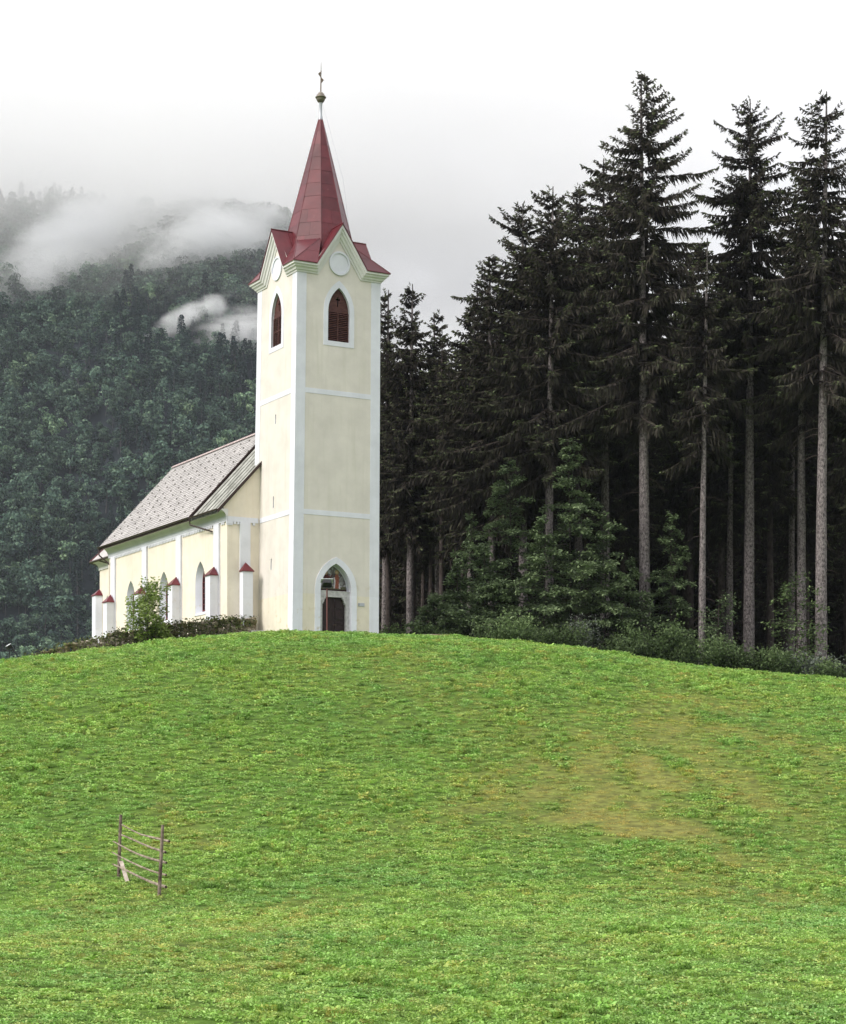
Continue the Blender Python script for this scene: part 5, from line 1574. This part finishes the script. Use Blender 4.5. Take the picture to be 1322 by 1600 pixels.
# ------------------------------------------------------------------ floodlights
def floodlight(u, Y, vtop, label, yaw, tilt, pole_mat, size=1.0):
    x = at(u, Y); z0 = hz1(x, Y); zt = zat(vtop, Y)
    t = thing('floodlight', label, 'floodlight', (x, Y, z0), 0, 'floodlights around the church')
    mb = MB(); mb.tube([(0, 0, -.3), (0, 0, zt - z0 - .45 * size)], .034 * size, 8); mb.build('post', M[pole_mat], t)
    hb_ = bpy.data.objects.new('lamp_head', None); 
    mb = MB()
    a, b = .26 * size, .15 * size
    V = [(-a, -.13 * size, -b), (a, -.13 * size, -b), (a, -.13 * size, b), (-a, -.13 * size, b), (-a * .7, .13 * size, -b * .6), (a * .7, .13 * size, -b * .6), (a * .7, .13 * size, b * .6), (-a * .7, .13 * size, b * .6)]
    mb.add(V, [(0, 1, 2, 3), (7, 6, 5, 4), (0, 4, 5, 1), (1, 5, 6, 2), (2, 6, 7, 3), (3, 7, 4, 0)])
    hd = mb.build('lamp_head', M['lamp_black'], t)
    hd.location = (0, 0, zt - z0 - .22 * size); hd.rotation_euler = (tilt, 0, yaw)
    mb = MB(); mb.box(-a * .92, a * .92, -.145 * size, -.132 * size, -b * .9, b * .9); mb.build('lens', M['lamp_glass'], hd)
    mb = MB(); mb.box(-a * 1.12, a * 1.12, -.16 * size, .14 * size, b * 1.04, b * 1.16); mb.build('visor', M['lamp_white'], hd)
    mb = MB(); mb.box(-.20 * size, .20 * size, -.06 * size, .06 * size, zt - z0 - .47 * size, zt - z0 - .43 * size); mb.box(-.22 * size, -.19 * size, -.03, .03, zt - z0 - .43 * size, zt - z0 - .2 * size); mb.box(.19 * size, .22 * size, -.03, .03, zt - z0 - .43 * size, zt - z0 - .2 * size)
    mb.build('bracket', M['lamp_black'], t)
floodlight(511, 93.2, 904, 'floodlight on a thin red post in front of the church door', math.pi + .15, R(38), 'post_red', 1.0)
floodlight(15, 92.5, 1006, 'small floodlight on a dark post at the left end of the stone wall', R(115), R(-35), 'lamp_black', .75)

# ------------------------------------------------------------------ short pole fence in the meadow
xr, yr = on_ground(249, 1400); xl, yl = on_ground(186, 1371)
fence = thing('pole_fence', 'short weathered rail fence of two posts and five bowed poles in the meadow', 'fence', ((xr + xl) / 2, (yr + yl) / 2, hz1((xr + xl) / 2, (yr + yl) / 2)))
fl = np.array(fence.location)
rngf = random.Random(14)
def fpt(u, v, Y): return Vector((at(u, Y) - fl[0], Y - fl[1], zat(v, Y) - fl[2]))
def pole(name, P, r, mat, n=9):
    mb = MB(); mb.tube(P, r, n, lump=.10, rng=rngf); return mb.build(name, M[mat], fence, smooth=False)
def zoomp(x, y): return 160 + x * 130 / 1224, 1250 + y * 170 / 1600
def path_px(pts, Ya, Yb):
    us = [p[0] for p in pts]
    out = []
    for (x, y) in pts:
        u, v = zoomp(x, y); t = (x - pts[0][0]) / max(pts[-1][0] - pts[0][0], 1)
        out.append(fpt(u, v, Ya + (Yb - Ya) * t))
    return out
pl = [fpt(*zoomp(272, 215), yl), fpt(*zoomp(258, 600), yl), fpt(*zoomp(240, 1140), yl), fpt(*zoomp(236, 1230), yl)]
pole('post', pl, [.030 * yl / 38, .033 * yl / 38, .034 * yl / 38, .034 * yl / 38], 'pole_wood')
pr_ = [fpt(*zoomp(888, 366), yr), fpt(*zoomp(862, 860), yr), fpt(*zoomp(836, 1395), yr), fpt(*zoomp(834, 1450), yr)]
pole('post', pr_, [.029, .033, .034, .034], 'pole_wood')
rails = [[(285, 362), (400, 428), (560, 505), (720, 548), (860, 580), (985, 610)],
         [(285, 515), (420, 570), (560, 635), (720, 700), (850, 745), (928, 770)],
         [(160, 610), (280, 675), (400, 740), (540, 805), (700, 860), (850, 900), (940, 925)],
         [(145, 770), (270, 838), (400, 905), (540, 970), (700, 1035), (840, 1080), (938, 1105)],
         [(155, 945), (280, 1000), (400, 1060), (540, 1130), (700, 1200), (830, 1250), (935, 1280)]]
for i, rl in enumerate(rails):
    r0_, r1_ = ((.013, .022), (.016, .024), (.014, .024), (.013, .021), (.017, .030))[i]
    P = path_px(rl, yl - .06, yr + .10)
    pole('rail', P, list(np.linspace(r0_, r1_, len(P))), 'pole_light', 8)
    e = MB(); d = (P[-1] - P[-2]).normalized(); e.tube([P[-1] + d * .001, P[-1] + d * .012], r1_ * .8, 8); e.build('cut_end', M['dark_board'], fence)
b0, b1 = fpt(*zoomp(275, 905), yl - .05), fpt(*zoomp(385, 1228), yl - 1.0)
b1 = Vector((b1.x, b1.y, hz1(b1.x + fl[0], b1.y + fl[1]) - fl[2] - .05))
mb = MB(); d = (b1 - b0).normalized(); sd = Vector((.035, .01, .01)); up_ = d.cross(sd).normalized() * .012
V = [b0 - sd - up_, b0 + sd - up_, b0 + sd + up_, b0 - sd + up_, b1 - sd - up_, b1 + sd - up_, b1 + sd + up_, b1 - sd + up_]
mb.add(V, [(0, 1, 2, 3), (7, 6, 5, 4), (0, 4, 5, 1), (1, 5, 6, 2), (2, 6, 7, 3), (3, 7, 4, 0)]); mb.build('brace', M['board_light'], fence)

# low mossy boulder line at the foot of the wood
t = thing('fallen_log', 'low dark mossy log lying at the foot of the wood right of the tower', 'log', (at(686, 97.5), 97.5, hz1(at(686, 97.5), 97.5)))
mb = MB(); rngf = random.Random(2); mb.tube([(-.75, 0, .17), (-.3, .03, .19), (.3, .0, .2), (.75, -.04, .18)], [.21, .22, .2, .19], 10, lump=.12, rng=rngf); mb.build('log', M['stone'], t)

# ------------------------------------------------------------------ air: thin even haze, and mist hanging on the mountain
hx = MB(); hx.box(-1520, 1520, -320, 1720, -75, 640)
hm = bpy.data.materials.new('haze'); hm.use_nodes = True
hm.node_tree.nodes.remove(hm.node_tree.nodes['Principled BSDF'])
pv = N(hm.node_tree, 'ShaderNodeVolumePrincipled')
pv.inputs['Color'].default_value = (.80, .85, 1.0, 1); pv.inputs['Density'].default_value = HAZE; pv.inputs['Anisotropy'].default_value = .2
hm.node_tree.links.new(pv.outputs[0], hm.node_tree.nodes['Material Output'].inputs['Volume'])
tag(hx.build('haze', hm), 'thin bluish haze in the valley air', kind='stuff')

def on_mountain(u, v):
    Ys = np.linspace(606, 1500, 3000)
    i = np.argmax(mz(at(u, Ys), Ys) > EYE + (CV - v) / F * Ys)
    Y = Ys[i] if i else 1130.0
    return Y
def mist(u, v, hl, hw, ang, tau, seed, depth=None, off=12, soft=.55, nscale=1.0, pitch=0, amp=2.4, label=''):
    """one bank of mist: an ellipsoid of scattering droplets torn by noise; hl, hw in picture pixels"""
    Y = on_mountain(u, v) - off
    px = Y / F
    a, c_, d_ = hl * px, hw * px, depth or max(hw * px * .9, 14)
    bpy_ico = MB()
    nu, nv = 20, 10
    V = [(0, 0, 1.15)] + [(1.15 * math.sin(math.pi * i / nv) * math.cos(2 * math.pi * k / nu), 1.15 * math.sin(math.pi * i / nv) * math.sin(2 * math.pi * k / nu), 1.15 * math.cos(math.pi * i / nv)) for i in range(1, nv) for k in range(nu)] + [(0, 0, -1.15)]
    Fc = [(0, 1 + k, 1 + (k + 1) % nu) for k in range(nu)]
    for i in range(nv - 2): Fc += [(1 + i * nu + k, 1 + (i + 1) * nu + k, 1 + (i + 1) * nu + (k + 1) % nu, 1 + i * nu + (k + 1) % nu) for k in range(nu)]
    e_ = len(V) - 1; Fc += [(e_, 1 + (nv - 2) * nu + (k + 1) % nu, 1 + (nv - 2) * nu + k) for k in range(nu)]
    bpy_ico.add(V, Fc)
    m = bpy.data.materials.new('mist'); m.use_nodes = True; t = m.node_tree; t.nodes.remove(t.nodes['Principled BSDF'])
    tcn = N(t, 'ShaderNodeTexCoord'); ge = N(t, 'ShaderNodeNewGeometry')
    ln = N(t, 'ShaderNodeVectorMath', operation='LENGTH')
    # torn edges: displace the lookup with noise
    n1 = N(t, 'ShaderNodeTexNoise'); n1.inputs['Scale'].default_value = nscale / 17.0; n1.inputs['Detail'].default_value = 7; n1.inputs['Roughness'].default_value = .66; n1.inputs['Distortion'].default_value = .5
    mpn = N(t, 'ShaderNodeMapping'); mpn.inputs['Location'].default_value = (seed * 37.1, seed * 11.7, seed * 5.3); mpn.inputs['Rotation'].default_value = (0, R(-35), 0); mpn.inputs['Scale'].default_value = (.55, .8, 1.25)
    t.links.new(ge.outputs['Position'], mpn.inputs[0]); t.links.new(mpn.outputs[0], n1.inputs['Vector'])
    t.links.new(tcn.outputs['Object'], ln.inputs[0])
    mr = N(t, 'ShaderNodeMapRange'); mr.interpolation_type = 'SMOOTHSTEP'
    mr.inputs['From Min'].default_value = 1.0; mr.inputs['From Max'].default_value = 1.0 - soft * 1.7; mr.inputs['To Min'].default_value = 0; mr.inputs['To Max'].default_value = 1
    ad = N(t, 'ShaderNodeMath', operation='MULTIPLY_ADD'); ad.inputs[1].default_value = -amp; ad.inputs[2].default_value = amp * .49
    t.links.new(n1.outputs['Fac'], ad.inputs[0])
    ad2 = N(t, 'ShaderNodeMath', operation='ADD'); t.links.new(ln.outputs['Value'], ad2.inputs[0]); t.links.new(ad.outputs[0], ad2.inputs[1])
    t.links.new(ad2.outputs[0], mr.inputs['Value'])
    # fade to nothing at the bounding surface
    m2 = N(t, 'ShaderNodeMapRange'); m2.interpolation_type = 'SMOOTHSTEP'; m2.inputs['From Min'].default_value = 1.13; m2.inputs['From Max'].default_value = .8
    t.links.new(ln.outputs['Value'], m2.inputs['Value'])
    mm = N(t, 'ShaderNodeMath', operation='MULTIPLY'); t.links.new(mr.outputs[0], mm.inputs[0]); t.links.new(m2.outputs[0], mm.inputs[1])
    md = N(t, 'ShaderNodeMath', operation='MULTIPLY'); md.inputs[1].default_value = tau / (2 * d_ * .8); t.links.new(mm.outputs[0], md.inputs[0])
    pv = N(t, 'ShaderNodeVolumePrincipled'); pv.inputs['Color'].default_value = (.965, .972, .985, 1); pv.inputs['Anisotropy'].default_value = .0
    t.links.new(md.outputs[0], pv.inputs['Density']); t.links.new(pv.outputs[0], t.nodes['Material Output'].inputs['Volume'])
    o = bpy_ico.build('mist', m)
    o.location = (at(u, Y), Y, zat(v, Y)); o.scale = (a, d_, c_); o.rotation_euler = (0, R(-ang), 0)
    if pitch:                     # lean back with the slope
        sl = math.sin(R(ang)) * 1.15
        ex = Vector((math.cos(R(ang)), sl, math.sin(R(ang)))).normalized(); ez = Vector((-math.sin(R(ang)), 0, math.cos(R(ang)))); ey = ez.cross(ex).normalized(); ez = ex.cross(ey)
        mt = Matrix((ex, ey, ez)).transposed()
        o.rotation_euler = mt.to_euler(); o.scale = (a * math.sqrt(1 + sl * sl), d_, c_)
    tag(o, label, None, None, 'stuff')
    return o
mist(98, 405, 200, 82, 60, 5.5, 11, off=26, pitch=1, amp=1.3, label='bright plume of mist rising steeply up the left of the mountain')
mist(225, 360, 210, 90, 14, 3.2, 2, off=22, label='thin veil of mist across the middle of the mountain')
mist(335, 385, 160, 76, 24, 4.4, 3, off=22, amp=2.6, label='bank of mist beside the top of the tower')
mist(282, 508, 120, 26, 32, 2.2, 4, depth=12, off=16, amp=3.8, label='small wisp of mist drifting over the trees')
mist(372, 522, 95, 46, 14, 2.0, 5, depth=12, off=16, amp=3.0, label='faint wisp of mist close to the tower')
mist(10, 335, 120, 70, 30, 3.0, 64, off=22, label='mist below the cloud at the left edge')

# the cloud that swallows the mountain top: a deep, thin-bodied bank with a torn underside
cl = MB(); cl.box(-560, 260, 880, 1330, 225, 600)
cm_ = bpy.data.materials.new('cloud'); cm_.use_nodes = True; t = cm_.node_tree; t.nodes.remove(t.nodes['Principled BSDF'])
ge = N(t, 'ShaderNodeNewGeometry'); sp = N(t, 'ShaderNodeSeparateXYZ'); t.links.new(ge.outputs['Position'], sp.inputs[0])
mpn = N(t, 'ShaderNodeMapping'); mpn.inputs['Rotation'].default_value = (0, R(-30), 0); mpn.inputs['Scale'].default_value = (.6, .8, 1.15); t.links.new(ge.outputs['Position'], mpn.inputs[0])
n1 = N(t, 'ShaderNodeTexNoise'); n1.inputs['Scale'].default_value = 1 / 42; n1.inputs['Detail'].default_value = 7; n1.inputs['Roughness'].default_value = .64; n1.inputs['Distortion'].default_value = .4
t.links.new(mpn.outputs[0], n1.inputs['Vector'])
def mathn(op, a, b_=None, c_=None):
    n = N(t, 'ShaderNodeMath', operation=op)
    for i_, v_ in enumerate((a, b_, c_)):
        if v_ is None: continue
        if isinstance(v_, (int, float)): n.inputs[i_].default_value = v_
        else: t.links.new(v_, n.inputs[i_])
    return n.outputs[0]
def sstep(v_, lo, hi):
    n = N(t, 'ShaderNodeMapRange'); n.interpolation_type = 'SMOOTHSTEP'; n.inputs['From Min'].default_value = lo; n.inputs['From Max'].default_value = hi; t.links.new(v_, n.inputs['Value']); return n.outputs[0]
zn = mathn('MULTIPLY_ADD', n1.outputs['Fac'], 190.0, sp.outputs['Z'])             # height plus torn underside
zx = mathn('MULTIPLY_ADD', sp.outputs['X'], -.05, zn)
dz = sstep(zx, 335, 440)
top = sstep(sp.outputs['Z'], 590, 400)
ex_ = mathn('MULTIPLY', sstep(sp.outputs['X'], 255, -60), sstep(sp.outputs['X'], -558, -440))
ey_ = mathn('MULTIPLY', sstep(sp.outputs['Y'], 882, 960), sstep(sp.outputs['Y'], 1328, 1250))
d_ = mathn('MULTIPLY', mathn('MULTIPLY', dz, top), mathn('MULTIPLY', ex_, ey_))
d_ = mathn('MULTIPLY', d_, mathn('MULTIPLY_ADD', n1.outputs['Fac'], .026, -.0048))
pv = N(t, 'ShaderNodeVolumePrincipled'); pv.inputs['Color'].default_value = (.999, .999, 1.0, 1); pv.inputs['Anisotropy'].default_value = 0
t.links.new(d_, pv.inputs['Density']); t.links.new(pv.outputs[0], t.nodes['Material Output'].inputs['Volume'])
tag(cl.build('cloud', cm_), 'pale low cloud hiding the mountain top', kind='stuff')
